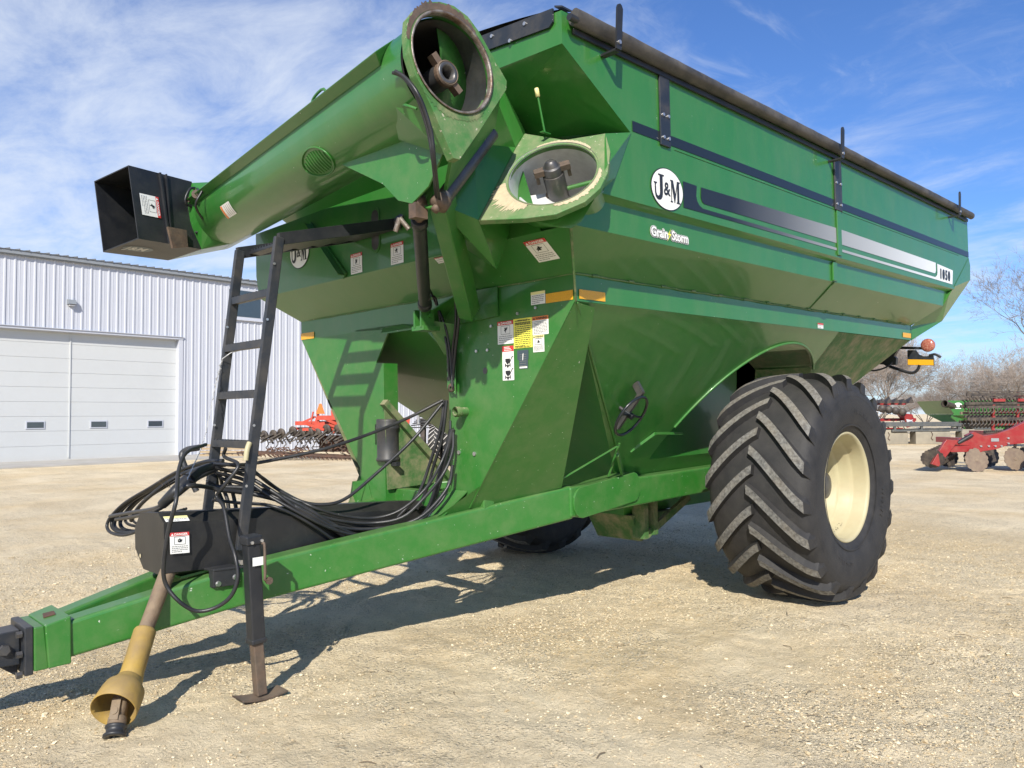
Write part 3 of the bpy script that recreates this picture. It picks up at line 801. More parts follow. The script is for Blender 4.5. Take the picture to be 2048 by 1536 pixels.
fr.prism([(.012, -.13, -.03), (.012, -.42, -.25), (.16, -.42, -.25), (.16, -.13, -.03)], (0, 0, .01))
fr.prism([(-.002, .74, .004), (-.002, .36, -.01), (-.06, .30, -.055), (-.06, -.10, -.05), (-.002, -.13, -.03), (-.002, .1, .0)], (0, 0, .012))
fr.prism([(-.003, .66, -1.38), (-.003, .52, -1.38), (-.003, .60, -1.18)], (-.14, 0, .0))
fr.add([(-.16, .50, -1.39), (-.003, .60, -1.17), (-.003, .70, -1.38)], [(0, 1, 2)])
fr.prism([(-.005, -.44, -1.19), (-.005, -.60, -1.19), (-.24, -.56, -1.375), (-.20, -.40, -1.375)], (.0, 0, -.008))
part(fr, 'frame_gusset', 'green_frame')
for s in (-1, 1):
    q = MB()
    q.add([(0.004, s * 1.6, -.004), (.18, s * 1.604, -.03), (.74, s * .79, -1.22), (.0, s * .577, -1.345), (-.26, s * .515, -1.375), (0.0, s * .725, -1.15)], [tuple(range(6))])
    part(q, 'leg_side_plate', 'green_dusty' if s > 0 else 'green_frame')
q = MB()
q.plate([(-.02, -.43, -.25), (-.03, -.53, -.235), (-.03, -.53, -.53), (-.02, -.43, -.49)], .008)
q2 = part(q, 'hose_plate', 'green_frame', bevel=.002)
q = MB()
for z in (-.30, -.36, -.42): q.disc((-.030, -.452, z), (-1, 0, 0), .014, 14, th=.002)
sub(q, 'slot_hole', 'ink', q2)
q = MB(); q.lathe([(.012, .01), (.030, .008), (.030, -.004)], (-.035, -.49, -.485), (-1, 0, 0), 20); sub(q, 'washer', 'rust_steel', q2)
q = MB(); q.cyl((.0, -.60, -.65), (-.10, -.60, -.65), .030, .030, 20, cap=False); q.lathe([(.040, 0), (.040, -.012), (.03, -.012)], (0, -.60, -.65), (-1, 0, 0), 20); q.cyl((.0, -.60, -.65), (-.10, -.60, -.65), .026, .026, 20, cap=False)
q.lathe([(.033, -.10), (.036, -.09), (.033, -.08), (.036, -.07), (.033, -.06)], (0, -.60, -.65), (1, 0, 0), 20)
part(q, 'coupler_stub', 'green_worn')
q = MB()
for y, z in ((-.72, -.245), (-.83, -.245), (-.52, -.93), (-.68, -.935), (-.87, -.09), (-1.12, -.03), (-1.28, -.01)):
    q.disc((0, y, z), (-1, 0, 0), .010 if z > -.5 else .014, 10, th=.010)
part(q, 'plate_bolt', 'bright_steel')
q = MB()
for y, z, r_ in ((-.80, -.38, .022), (-.72, .075, .024)):
    q.disc((0, y, z), (-1, 0, 0), r_, 20, th=.003); q.disc((-.003, y, z), (-1, 0, 0), r_ * .6, 20, th=.001)
part(q, 'plug_hole', 'steel_dark')
q = MB(); q.beam((.14, .70, -1.295), (.14, -.66, -1.295), .10, .11); q.beam((.26, .60, -1.27), (.75, .1, -1.23), .10, .06)
part(q, 'cross_member', 'green_frame', bevel=.008)
q = MB(); q.prism([(-.02, .33, -.58), (.60, .33, -1.22), (.0, .33, -1.24)], (0, .01, 0)); q.beam((-.04, .31, -.57), (.62, .31, -1.22), .05, .06, (0, 1, 0))
part(q, 'brace_plate', 'green_dusty')
q = MB(); q.lathe([(.0, .165), (.085, .165), (.088, .15), (.088, .11), (.093, .10), (.093, .09), (.085, .08), (.085, -.13), (.092, -.14), (.092, -.16), (0, -.16)], (.05, .30 + .09, -.865), (0, 0, 1), 32)
can = part(q, 'manual_canister', 'reel_grey')
q = MB(); q.box(.03, .07, .26, .48, -1.06, -1.03); q.box(.0, .02, .47, .49, -.9, -.74); sub(q, 'canister_bracket', 'black_paint', can)

# ---- tongue ------------------------------------------------------------------
for s in (-1, 1):
    q = MB()
    
    def st_(x, zt, zb):
        yc = s * (.085 + .206 * (x + 2.36)); return [(x, yc - .07, zb), (x, yc + .07, zb), (x, yc + .07, zt), (x, yc - .07, zt)]
    S_ = [st_(-2.36, -1.675, -1.862), st_(-1.45, -1.495, -1.722), st_(.84, -1.215, -1.458)]
    for i_ in (0, 1): q.add(S_[i_] + S_[i_ + 1], [(j, (j + 1) % 4, 4 + (j + 1) % 4, 4 + j) for j in range(4)])
    q.add(S_[0], [(0, 1, 2, 3)]); q.add(S_[2], [(0, 1, 2, 3)])
    part(q, 'tongue_beam', 'green_frame', bevel=.018, segs=3)
    q = MB(); q.beam((.80, s * .75, -1.335), (3.0, s * .75, -1.315), .14, .225)
    part(q, 'chassis_rail', 'green_frame', bevel=.018, segs=3)
    q = MB(); P_ = []
    for k in range(9): a = math.pi / 2 + math.pi * k / 8; P_.append((.92 + .10 * math.cos(a), s * .835, -1.345 + .115 * math.sin(a)))
    for k in range(9): a = -math.pi / 2 + math.pi * k / 8; P_.append((1.56 + .07 * math.cos(a), s * .835, -1.285 + .115 * math.sin(a)))
    q.prism(P_, (0, -s * .16, 0))
    part(q, 'joint_plate', 'green_frame', bevel=.004)
q = MB()
q.hull([(-2.44, -.165, -1.668), (-2.44, .165, -1.668), (-2.325, .175, -1.640), (-2.325, -.175, -1.640), (-2.425, -.17, -1.885), (-2.425, .17, -1.885), (-2.325, .18, -1.880), (-2.325, -.18, -1.880)])
q.hull([(-2.485, -.15, -1.672), (-2.485, .15, -1.672), (-2.44, .15, -1.672), (-2.44, -.15, -1.672), (-2.485, -.15, -1.89), (-2.485, .15, -1.89), (-2.42, .15, -1.89), (-2.42, -.15, -1.89)])
hb = part(q, 'hitch_box', 'green_frame', bevel=.006)
q = MB(); q.hull([(-2.385 + x, y, -1.652 - .24 * -x + .004 * k) for x, y in ((-.03, -.03), (.02, -.05), (.03, .02), (-.015, .05)) for k in (0, 1)]); sub(q, 'rust_mark', 'rusty_brown', hb)
q = MB(); q.box(-2.525, -2.487, -.145, .145, -1.905, -1.665)
q.hull([(-2.53, y, z) for y in (-.075, .075) for z in (-1.685, -1.86)] + [(-2.95, y, z) for y in (-.07, .07) for z in (-1.70, -1.83)])
q.hull([(-2.53, y, z) for y in (-.03, .03) for z in (-1.80, -1.93)] + [(-2.64, y, z) for y in (-.03, .03) for z in (-1.80, -1.84)])
hh_ = part(q, 'hitch_clevis', 'blue_black', bevel=.005)
q = MB(); q.cyl((-2.60, -.078, -1.77), (-2.60, -.10, -1.77), .028, .026, 6)
for z in (-1.70, -1.80, -1.90): q.cyl((-2.53, -.115, z), (-2.556, -.115, z), .018, .018, 6)
sub(q, 'bolt', 'steel_dark', hh_)
q = MB()
q.plate([(-1.78, -.20, -1.535), (-1.55, -.25, -1.50), (-1.55, .25, -1.50), (-1.78, .20, -1.535)], .012)
part(q, 'tongue_web', 'green_frame')
# bracket on the near beam with two bolts
nb = V(.208, -.978, 0)      # outward normal of the near beam face
def onb(x, z, lift=.0): return V(x, -.0-.07*1 - .211 * (x + 2.36) - .072, z) + nb * lift
q = MB(); q.hull([onb(x, z, l) for x in (-1.66, -1.52) for z in (-1.50 + .1 * 0, -1.595) for l in (0, .04)]); q.hull([onb(x, z, l) for x in (-1.66, -1.50) for z in (-1.492, -1.505) for l in (-.08, .045)])
br = part(q, 'hose_bracket', 'black_paint', bevel=.003)
q = MB()
for x, z in ((-1.635, -1.575), (-1.545, -1.55)): q.cyl(onb(x, z, .04), onb(x, z, .052), .016, .014, 12)
sub(q, 'bolt', 'bright_steel', br)
q = MB()
for x, z in ((-1.50, -1.475), (-1.44, -1.48)): q.cyl(onb(x, z, -.01), onb(x, z, .03), .012, .014, 10)
part(q, 'pin_end', 'bright_steel')

# ---- parking jack --------------------------------------------------------------
q = MB(); jx, jy = -1.545, -.60
q.beam((jx - .012, jy, -1.33), (jx + .01, jy, -1.86), .075, .075, (0, 1, 0))
q.beam((jx - .014, jy, -1.285), (jx - .012, jy, -1.335), .092, .092, (0, 1, 0)); q.beam((jx + .009, jy, -1.84), (jx + .011, jy, -1.868), .086, .086, (0, 1, 0))
jk = part(q, 'parking_jack', 'black_paint', bevel=.008, segs=3)
q = MB(); q.beam((jx + .01, jy, -1.86), (jx + .03, jy, -2.15), .058, .058, (0, 1, 0)); sub(q, 'jack_leg', 'rust_steel', jk, .006)
q = MB(); vs = []
for k in range(9):
    x = -.16 + .32 * k / 8; z = -2.158 + 1.1 * x * x * .55
    vs += [(jx + .03 + x * .77, jy - .06 - x * .1, z), (jx + .03 + x * .77, jy + .06 - x * .1, z), (jx + .03 + x * .77, jy + .06 - x * .1, z - .008), (jx + .03 + x * .77, jy - .06 - x * .1, z - .008)]
q.add(vs, [(4 * k + j, 4 * k + (j + 1) % 4, 4 * k + 4 + (j + 1) % 4, 4 * k + 4 + j) for k in range(8) for j in range(4)]); sub(q, 'jack_foot', 'rust_steel', jk)
q = MB(); q.tube([(jx + .03, jy - .045, -1.33), (jx + .035, jy - .06, -1.345), (jx + .035, jy - .062, -1.50), (jx + .035, jy - .06, -1.525), (jx + .06, jy - .058, -1.53)], .008, 8); q.disc((jx + .06, jy - .05, -1.535), (0, -1, 0), .02, 14, th=.015)
sub(q, 'jack_crank', 'rust_steel', jk)
q = MB(); q.cyl((jx - .03, jy - .044, -1.32), (jx - .03, jy - .054, -1.32), .009, .009, 8); q.cyl((jx + .025, jy - .044, -1.315), (jx + .025, jy - .054, -1.315), .009, .009, 8); sub(q, 'bolt', 'bright_steel', jk)
q = MB(); q.box(jx - .03, jx + .03, jy - .0525, jy - .0515, -1.445, -1.40); sub(q, 'jack_label', 'white_film', jk)
q = MB(); q.beam((jx, jy + .03, -1.60), (jx + .10, -.33, -1.60), .07, .12); part(q, 'jack_mount', 'green_frame', bevel=.005)

# ---- driveline -----------------------------------------------------------------
q = MB(); n8 = [(-.16, -1.165), (-.245, -1.215), (-.25, -1.485), (-.20, -1.505), (.07, -1.505), (.20, -1.40), (.20, -1.28), (.11, -1.185)]
def sh(x, k): # cross section at x, open below
    dz = -(x + 1.9) * .062
    return (x, k[0], k[1] + dz)
L0, L1 = -1.885, -.08
front = [sh(L0, k) for k in n8]; rear = [sh(L1, k) for k in n8]
q.add(front + rear, [(i, i + 1, 8 + i + 1, 8 + i) for i in (0, 1, 2)] + [(i, i + 1, 8 + i + 1, 8 + i) for i in (4, 5, 6)] + [(7, 0, 8, 15)])
q.add(front, [(0, 7, 6, 5, 4, 3, 2, 1)]); q.add(rear, [(0, 7, 6, 5, 4, 3, 2, 1)])
shd = part(q, 'driveline_shield', 'black_sheet')
q = MB(); q.disc((-1.888, .11, -1.435), (-1, 0, 0), .012, 12, th=.001); sub(q, 'shield_hole', 'grain_dust', shd)
sticker((-1.86, -.262, -1.385), (1, 0, -.06), (0, 0.04, 1), .105, .115, seed=21)
sticker((-1.875, -.246, -1.212), (1, 0, -.06), (0, .86, .51), .13, .048, head='', hh=.4, hc=6, seed=22, picto=False, lines=2, name='warning_sticker')
A0, A1, A2, A3 = V(-1.845, -.195, -1.485), V(-2.02, -.335, -1.755), V(-2.135, -.455, -1.93), V(-2.165, -.49, -1.99)
q = MB(); q.cyl(A0, A1, .043, .038, 20); dl = part(q, 'pto_shaft', 'pto_brown')
dd = (A3 - A1).normalized()
q = MB(); q.lathe([(.04, -.015), (.052, -.01), (.056, .0), (.056, .22), (.060, .24), (.063, .27)], A1, dd, 28); sub(q, 'pto_guard', 'pto_yellow', dl)
c0 = A1 + dd * .255
# bell hangs lower at its end
dd2 = V(-.150, -.165, -.105).normalized()
y0 = c0 + dd2 * .10; dd3 = (V(-2.275, -.645, -2.165) - y0).normalized()
q = MB(); q.lathe([(.055, 0), (.066, .01), (.072, .03), (.080, .045), (.098, .07), (.103, .10), (.105, .13), (.108, .195), (.104, .197), (.100, .13), (.094, .08), (.06, .05)], c0, dd2, 36); sub(q, 'pto_bell', 'pto_yellow', dl)
q = MB(); q.cyl(c0 + dd2 * .03, y0, .034, .034, 16); q.lathe([(.001, -.02), (.036, -.01), (.036, .07), (.030, .10)], y0, dd3, 20)
sdv = dd3.cross(V(.5, -.5, 0)).normalized()
for s in (-1, 1): q.hull([y0 + dd3 * a + sdv * s * b + V(c_, -c_, 0) for a in (.03, .13) for b in (.022, .045) for c_ in (-.015, .015)])
q.cyl(y0 + dd3 * .09 - sdv * .05, y0 + dd3 * .09 + sdv * .05, .017, .017, 12)
q.lathe([(.03, .10), (.042, .11), (.042, .145), (.03, .15)], y0, dd3, 24); sub(q, 'pto_yoke', 'pto_brown', dl)
q = MB(); q.lathe([(.030, .142), (.048, .145), (.050, .155), (.042, .16), (.042, .18), (.052, .186), (.052, .198), (.025, .198), (.022, .16)], y0, dd3, 28); sub(q, 'pto_collar', 'black_paint', dl)

# ---- ladder ----------------------------------------------------------------------
q = MB()
for yb, yt in ((-.25, -.27), (.30, .26)):
    q.beam((-1.468 if yb < 0 else -1.435, yb - .03 * (yb < 0), -1.42), (-1.195, yt, .44), .032, .062, (1, 0, 0))
ld = part(q, 'ladder', 'blue_black', bevel=.006)
for z in (.10, -.21, -.515, -.815):
    x = -1.195 - (.44 - z) * .1466
    q = MB(); q.beam((x, -.245, z), (x, .275, z), .035, .045)
    for k in range(12): q.box(x - .014, x + .014, -.22 + k * .042, -.20 + k * .042, z + .0225, z + .027)
    sub(q, 'rung', 'blue_black', ld, .004)
q = MB()
for z in (.27, -.07, -.70, -1.05):
    for y in (-.27, .275):
        x = -1.195 - (.44 - z) * .1466; q.disc((x - .02, y - .021, z), (0, -1, 0), .008, 8, th=.004)
sub(q, 'bolt', 'bright_steel', ld)
q = MB()
for y in (-.26, .30): q.beam((-1.19, y, .43), (-.285, y, .66), .035, .075)
for k in range(6):
    x = -1.08 + k * .15; z = .43 + (x + 1.19) * .254
    q.beam((x, -.25, z - .02), (x, .29, z - .02), .075, .02)
    for j in range(14): q.box(x - .03, x + .03, -.235 + j * .038, -.222 + j * .038, z - .01, z + .004)
part(q, 'boarding_step', 'black_paint', bevel=.002)
q = MB(); q.tube([(-.30, -.28, .62), (-.34, -.30, .66), (-.30, -.31, .70)], .02, 8); part(q, 'step_pin', 'steel_dark')
q = MB(); q.beam((-.295, .93, .86), (-.295, .42, .385), .012, .055, (0, 1, 1)); q.beam((-.33, .90, .86), (-.33, .42, .39), .06, .008, (0, 1, 1)); part(q, 'front_brace', 'green_frame')
q = MB(); q.beam((-.75, .20, .55), (-.75, .20, .90), .06, .03); part(q, 'auger_rest_post', 'black_paint')
q = MB(); q.tube([(-1.46, .30, -.84), (-1.5, .42, -.86), (-1.52, .42, -.92), (-1.46, .35, -1.12)], .02, 8); q.beam((-1.40, .36, -.88), (-1.40, .36, -1.10), .05, .09)
part(q, 'hose_holder', 'blue_black')
# oval inspection window and small ring on the front wall
q = MB(); P1 = []; P2 = []
for k in range(32):
    a = 2 * math.pi * k / 32; yy = .055 * math.cos(a) + .03; zz = .11 * (1 if math.sin(a) > 0 else -1) * (abs(math.sin(a)) > .02) + .055 * math.sin(a) + .665
    P1.append((-.283, yy, zz)); P2.append((-.286, yy * .8 + .006, .665 + (zz - .665) * .88))
q.prism(P1, (-.004, 0, 0), 0); q.prism(P2, (-.003, 0, 0), 1)
part(q, 'sight_window', ['green_frame', 'steel_dark'])

# ---- folded auger tube --------------------------------------------------------------
aS, aE = V(-1.012, -1.66, 1.07), V(-.605, 1.98, 1.045)
ta = (aE - aS).normalized()
q = MB(); q.lathe([(.26, 0), (.26, (aE - aS).length)], aS, ta, 72); q.lathe([(.25, 0), (.25, (aE - aS).length)], aS, ta, 72, 1)
tube = part(q, 'auger_tube', ['green_paint', 'steel_dark'])
cA = V(-1.0, -1.70, 1.10); nA = V(-.014, -.995, .10).normalized()
outA = [(-1.27, 0, 1.17), (-1.255, 0, 1.25), (-1.20, 0, 1.32), (-1.13, 0, 1.375), (-1.05, 0, 1.405), (-.96, 0, 1.415), (-.87, 0, 1.39), (-.80, 0, 1.33), (-.63, 0, 1.11), (-.64, 0, 1.06), (-.86, 0, .78), (-1.01, 0, .60), (-1.05, 0, .60), (-1.16, 0, .83), (-1.24, 0, .97), (-1.27, 0, 1.07)]
outA = [V(p[0], -1.70 + (p[2] - 1.1) * .1 - (p[0] + 1) * .014, p[2]) for p in outA]
outA = [p - nA * ((p - cA).dot(nA)) for p in outA]
q = ring_plate(cA, nA, outA, .25, .05)
fa = part(q, 'auger_flange', 'green_worn', bevel=.006)
q = MB(); q.lathe([(.258, .004), (.262, .010), (.252, .012), (.246, .004), (.246, -.02)], cA, nA, 64); sub(q, 'flange_lip', 'worn_lip', fa)
q = MB(); grain_ridge(q, cA, nA, .262, ang_of((-1.03, -1.7, .7), cA, nA) - .8, ang_of((-1.03, -1.7, .7), cA, nA) + .8, .03, .004, 12)
sub(q, 'bare_metal_wear', 'green_dusty', fa)
q = MB(); grain_ridge(q, cA, nA, .264, ang_of((-1.1, -1.7, 1.4), cA, nA) - 1.0, ang_of((-1.1, -1.7, 1.4), cA, nA) + 1.1, .035, .003, 13)
sub(q, 'rust_wear', 'rust_steel', fa)
# shaft and flighting seen in the open end
q = MB(); s0 = V(-.985, -1.66, 1.075) + ta * .02
q.cyl(s0 + ta * 3.2, s0 + ta * .05, .06, .06, 24, cap=False)
q.lathe([(.034, .12), (.034, .0), (.052, -.006), (.058, .0), (.058, .02), (.064, .05), (.064, .12)], s0, ta, 28)
sh_ = part(q, 'upper_auger_shaft', 'steel_dark')
q = MB()
for a in (2.3, -.75):
    u1 = ta.orthogonal().normalized(); u2 = ta.cross(u1); dr = V(math.cos(a), 0, math.sin(a)); dr = (dr - ta * dr.dot(ta)).normalized()
    q.beam(s0 + dr * .05 + ta * .03, s0 + dr * .115 + ta * .03, .035, .045, ta)
q.lathe([(.054, .0), (.060, -.004), (.066, .004), (.066, .03), (.06, .032)], s0, ta, 28)
sub(q, 'drive_lug', 'rust_steel', sh_)
q = MB(); au_ = ang_of(s0 + V(-.15, 0, 1), s0, ta); ax_ = ang_of(s0 + V(1, 0, 0), s0, ta); sg_ = 1 if math.sin(ax_ - au_) > 0 else -1
helicoid(q, s0 + ta * .04, ta, .055, .238, 5.0, .46, au_, 260, 0, sg_); part(q, 'upper_flighting', 'green_frame')
# hose channel along the tube and its edge
uo = V(-1, 0, .12); uo = (uo - ta * uo.dot(ta)).normalized(); vo = ta.cross(uo)
def tb_pt(s, ang, r): return aS + ta * s + (uo * math.cos(ang) + vo * math.sin(ang)) * r
zsgn = 1 if (vo.z > 0) else -1
q = MB()
A_, B_, C_ = .72 * zsgn, .10 * zsgn, .02 * zsgn
p0 = [tb_pt(.20, A_, .262), tb_pt(.14, B_, .325), tb_pt(.20, C_, .262)]; p1 = [tb_pt(3.40, A_, .262), tb_pt(3.42, B_, .325), tb_pt(3.40, C_, .262)]
q.add(p0 + p1, [(0, 1, 4, 3), (1, 2, 5, 4), (0, 2, 1), (3, 4, 5)])
part(q, 'hose_channel', 'green_paint', bevel=.006)
q = MB(); q.tube([tb_pt(1.48, 1.25 * zsgn, .26), tb_pt(1.47, 1.25 * zsgn, .31), tb_pt(1.40, 1.25 * zsgn, .335), tb_pt(1.28, 1.25 * zsgn, .335), tb_pt(1.24, 1.25 * zsgn, .26)], .009, 8, sub=3); part(q, 'lifting_loop', 'green_frame')
q = MB(); c = tb_pt(1.15, -.85 * zsgn, .261); 
for k in range(9):
    s_ = 1.02 + k * .032; hw = .28 * math.sqrt(max(0.05, 1 - ((k - 4) / 4.6) ** 2))
    q.tube([tb_pt(s_, (-.95 + t_ * hw) * zsgn, .263) for t_ in (-1, -.5, 0, .5, 1)], .004, 5, sub=2)
q.tube([tb_pt(1.15 + .17 * math.cos(a), (-.95 + .36 * math.sin(a)) * zsgn, .264) for a in np.linspace(0, 2 * math.pi, 25)], .006, 5, sub=1)
part(q, 'inspection_grate', 'green_frame')
q = MB(); o = tb_pt(2.72, -.62 * zsgn, .264)
vs = [tb_pt(2.58 + i * .04, (-.55 - j * .10) * zsgn, .2635) for i in range(6) for j in range(5)]
q.add(vs, [(i * 5 + j, i * 5 + j + 1, i * 5 + j + 6, i * 5 + j + 5) for i in range(5) for j in range(4)], 0, True)
for i in range(4):
    vs = [tb_pt(2.60 + i * .033 + e_, (-.58 - j * .085) * zsgn, .2645) for e_ in (0, .006) for j in range(5)]; q.add(vs, [(j, j + 1, j + 6, j + 5) for j in range(4)], 2)
vs = [tb_pt(2.745 + e_, (-.56 - j * .098) * zsgn, .2645) for e_ in (0, .03) for j in range(5)]; q.add(vs, [(j, j + 1, j + 6, j + 5) for j in range(4)], 1)
part(q, 'warning_sticker', ['white_film', 'orange_film', 'grey_ink'])
# body behind the flange, hinge and lift fin
q = MB(); tipA = V(-1.03, -1.70, .62)
q.hull([tipA, V(-1.22, -1.68, .97), V(-.68, -1.69, 1.06), V(-1.20, -1.45, .92), V(-1.06, -1.32, .80), V(-.80, -1.35, .80), V(-.80, -1.62, .80)])
fh = part(q, 'flange_housing', 'green_paint'); cm = MB(); cm.cyl(aS - ta * .3, aS + ta * 1.0, .256, .256, 48); cut_with(fh, cm)
q = MB(); q.prism([(-1.0, -.46, .94), (-1.0, -1.10, 1.0), (-1.0, -1.60, .90), (-1.0, -1.62, .66), (-1.0, -1.50, .52), (-1.0, -1.36, .46), (-1.0, -1.24, .50), (-1.0, -1.10, .62)], (-.012, 0, 0))
part(q, 'lift_fin', 'green_frame', bevel=.002)
q = MB(); q.prism([(-.92, -1.40, .44), (-.92, -1.28, .50), (-.92, -1.28, .60), (-.92, -1.46, .60)], (-.010, 0, 0)); part(q, 'lift_ear', 'green_frame')
H0, H1 = V(-.90, -1.47, .47), V(-.56, -1.50, .90)
q = MB(); q.cyl(H0, H1, .045, .045, 20); hg = part(q, 'hinge_tube', 'steel_dark')
q = MB(); hd = (H1 - H0).normalized(); q.lathe([(.02, -.05), (.035, -.045), (.052, -.035), (.052, .015), (.045, .015)], H0, hd, 20); q.lathe([(.0, -.075), (.022, -.072), (.022, -.05)], H0, hd, 12); sub(q, 'hinge_pin', 'rust_steel', hg)
q = MB(); q.plate([H0 + V(.0, -.03, .05), H1 + V(0, -.02, .02), V(-.66, -1.68, 1.05), V(-1.02, -1.70, .64)], .02); part(q, 'hinge_leaf', 'green_frame', bevel=.003)
q = MB(); q.tube([H0 + V(-.02, .08, .06), H0 + V(-.04, .10, .0), H0 + V(-.04, .06, -.03), H0 + V(-.02, .0, -.02)], .009, 6); part(q, 'hose_hook', 'green_frame')
q = MB(); q.tube([(-1.20, -1.66, .83), (-1.22, -1.60, .86), (-1.16, -1.50, .90)], .008, 6); part(q, 'hose_hook', 'green_frame')
q = MB(); q.beam((-.86, -1.43, .48), (-.13, -.80, .0), .13, .10, (0, 1, 0)); part(q, 'hinge_strut', 'green_frame', bevel=.008)
q = MB(); q.prism([(-.012, -.95, .16), (-.012, -.95, -.03), (-.012, -.30, -.06), (-.012, -.35, -.0), (-.012, -.70, .16)], (-.008, 0, 0))
q.prism([(-.02, -.30, -.05), (-.02, -.62, .13), (-.10, -.62, .13), (-.24, -.34, -.03)], (0, 0, .01))
q.hull([(-.05, -.32, -.12), (-.05, -.55, -.05), (-.22, -.44, -.02), (-.02, -.50, -.25), (-.02, -.40, -.25)])
part(q, 'strut_foot', 'green_frame')
# lift cylinder
c0_, c1_ = V(-.97, -1.36, .475), V(-.235, -.47, .02)
cd = (c1_ - c0_).normalized(); cl_ = (c1_ - c0_).length
q = MB(); q.cyl(c0_ + cd * .16, c1_ - cd * .10, .040, .040, 24); q.lathe([(.040, 0), (.047, .005), (.047, .05), (.040, .055)], c0_ + cd * .16, cd, 24); q.lathe([(.040, 0), (.047, .005), (.047, .05), (.040, .055)], c1_ - cd * .15, cd, 24)
lc = part(q, 'lift_cylinder', 'black_paint')
q = MB(); q.cyl(c0_ + cd * .03, c0_ + cd * .17, .022, .022, 14); q.lathe([(0, -.03), (.035, -.03), (.035, .03), (0, .03)], c0_, V(1, 0, .2), 16); q.hull([c0_ + V(a, b, c_) for a in (-.04, .04) for b in (-.03, .03) for c_ in (-.09, -.01)]); sub(q, 'cylinder_rod_eye', 'rust_steel', lc)
q = MB()
for s in (-1, 1): q.hull([c1_ + V(-.02, s * .035, -.07) + V(a, b, c_) for a in (-.05, .06) for b in (-.008, .008) for c_ in (-.03, .09)])
q.cyl(c1_ + V(0, -.06, -.02), c1_ + V(0, .06, -.02), .018, .018, 10); q.box(-.30, -.16, -.53, -.40, -.10, -.07)
sub(q, 'cylinder_clevis', 'green_frame', lc)
q = MB(); q.cyl(c0_ + cd * .2 + V(-.05, .03, -.03), c0_ + cd * .2 + V(-.09, .06, .03), .014, .014, 8); q.cyl(c0_ + cd * .2 + V(-.09, .06, .03), c0_ + cd * .18 + V(-.09, .10, -.05), .015, .015, 8); q.cyl(c1_ - cd * .13, c1_ - cd * .13 + V(-.05, -.10, .02), .012, .012, 8)
sub(q, 'hose_fitting', 'worn_lip', lc)

# ---- discharge spout at the tube end --------------------------------------------------
SP = dict(a=(-1.557, 2.025, 1.22), b=(-1.425, 1.645, 1.285), c=(-1.377, 1.584, .715), d=(-1.51, 1.975, .655), e=(-.863, 1.835, 1.303), f=(-.81, 1.777, .734), g=(-.939, 2.162, .683), h=(-.99, 2.22, 1.253))
SP = {k: V(v) for k, v in SP.items()}
q = MB(); cen = sum(SP.values(), V(0, 0, 0)) / 8
def skin(keys, th=.008):
    p = [SP[k] for k in keys]; nrm = (p[1] - p[0]).cross(p[2] - p[0]).normalized()
    if nrm.dot(cen - p[0]) < 0: nrm = -nrm
    q.prism(p, nrm * th)
skin('abeh'); skin('bcfe'); skin('cdgf'); skin('dahg')
spo = part(q, 'discharge_spout', 'black_paint', bevel=.002)
q = MB(); m1 = SP['b'].lerp(SP['e'], .46); m2 = SP['c'].lerp(SP['f'], .46); nn = (SP['e'] - SP['b']).cross(SP['c'] - SP['b']).normalized()
if nn.dot(cen - m1) > 0: nn = -nn
q.beam(m1 + nn * .01, m2 + nn * .01, .014, .02, nn); q.beam(m1.lerp(SP['e'], .18) + nn * .01, m2.lerp(SP['f'], .05) + nn * .01, .010, .02, nn)
sub(q, 'spout_flange', 'black_paint', spo)
q = MB(); w0 = m1.lerp(m2, .78); ue = (SP['e'] - SP['b']).normalized(); ve = (SP['b'] - SP['c']).normalized()
q.prism([w0 + nn * .02 - ue * .02, w0 + nn * .02 + ue * .16, w0 + nn * .02 + ue * .15 - ve * .14, w0 + nn * .02 - ve * .17], nn * .02); sub(q, 'spout_flap_tab', 'rust_steel', spo)
so = SP['b'].lerp(SP['c'], .70) + (SP['e'] - SP['b']) * .08 + nn * .004
# sticker lies on its side: its top edge faces the tank
None and sticker(so + ue * .0 - ve * .0 + ve * .0, -ve * -1, -ue * -1, .01, .01, head='', hh=0, seed=30, picto=False, lines=1, name='warning_sticker') if False else None
def side_sticker(o, u, v, w, h, seed):
    n = u.cross(v)
    if n.dot(nn) < 0: pass
    return sticker(o, u, v, w, h, seed=seed)
side_sticker(SP['b'].lerp(SP['c'], .36) + ue * .06 + nn * .002, -ve, ue, .17, .17, 31)
q = MB(); bn = (SP['c'] - SP['d']).cross(SP['g'] - SP['d']).normalized()
if bn.dot(cen - SP['d']) > 0: bn = -bn
ub = (SP['g'] - SP['d']).normalized(); cb = SP['d'].lerp(SP['c'], .45) + ub * .17 + bn * .002; vb = bn.cross(ub)
oval(q, cb, ub, vb, .13, .065, 0, 32); q.text('J&M', cb - ub * .10 - vb * .035 + bn * .001, ub, vb, .07, 1, bold=.03, sx=1.05)
part(q, 'maker_badge', ['plate_grey', 'galvanised'])
# elbow joining tube and spout
q = MB(); ring = [aS + ta * 3.35 + (uo * math.cos(a) + vo * math.sin(a)) * .26 for a in np.linspace(0, 2 * math.pi, 25)[:-1]]
ring2 = [aE + (uo * math.cos(a) + vo * math.sin(a)) * .26 for a in np.linspace(0, 2 * math.pi, 25)[:-1]]
bk = [SP[k].lerp(cen, .03) for k in 'efgh']
q.hull(ring + ring2 + [SP['e'] + V(0, 0, -.01), SP['f'], SP['g'], SP['h'] + V(0, 0, -.03)])
part(q, 'spout_elbow', 'green_paint')
q = MB(); e0 = SP['e'].lerp(SP['f'], .30) + nn * .06; q.tube([tb_pt(3.12, .1, .30), e0 + V(.05, -.1, .02), e0, e0 - ue * .12 + V(0, 0, -.02)], .022, 10); q.cyl(tb_pt(3.16, .1, .31), e0, .034, .034, 14)
part(q, 'spout_cylinder', 'rust_steel')
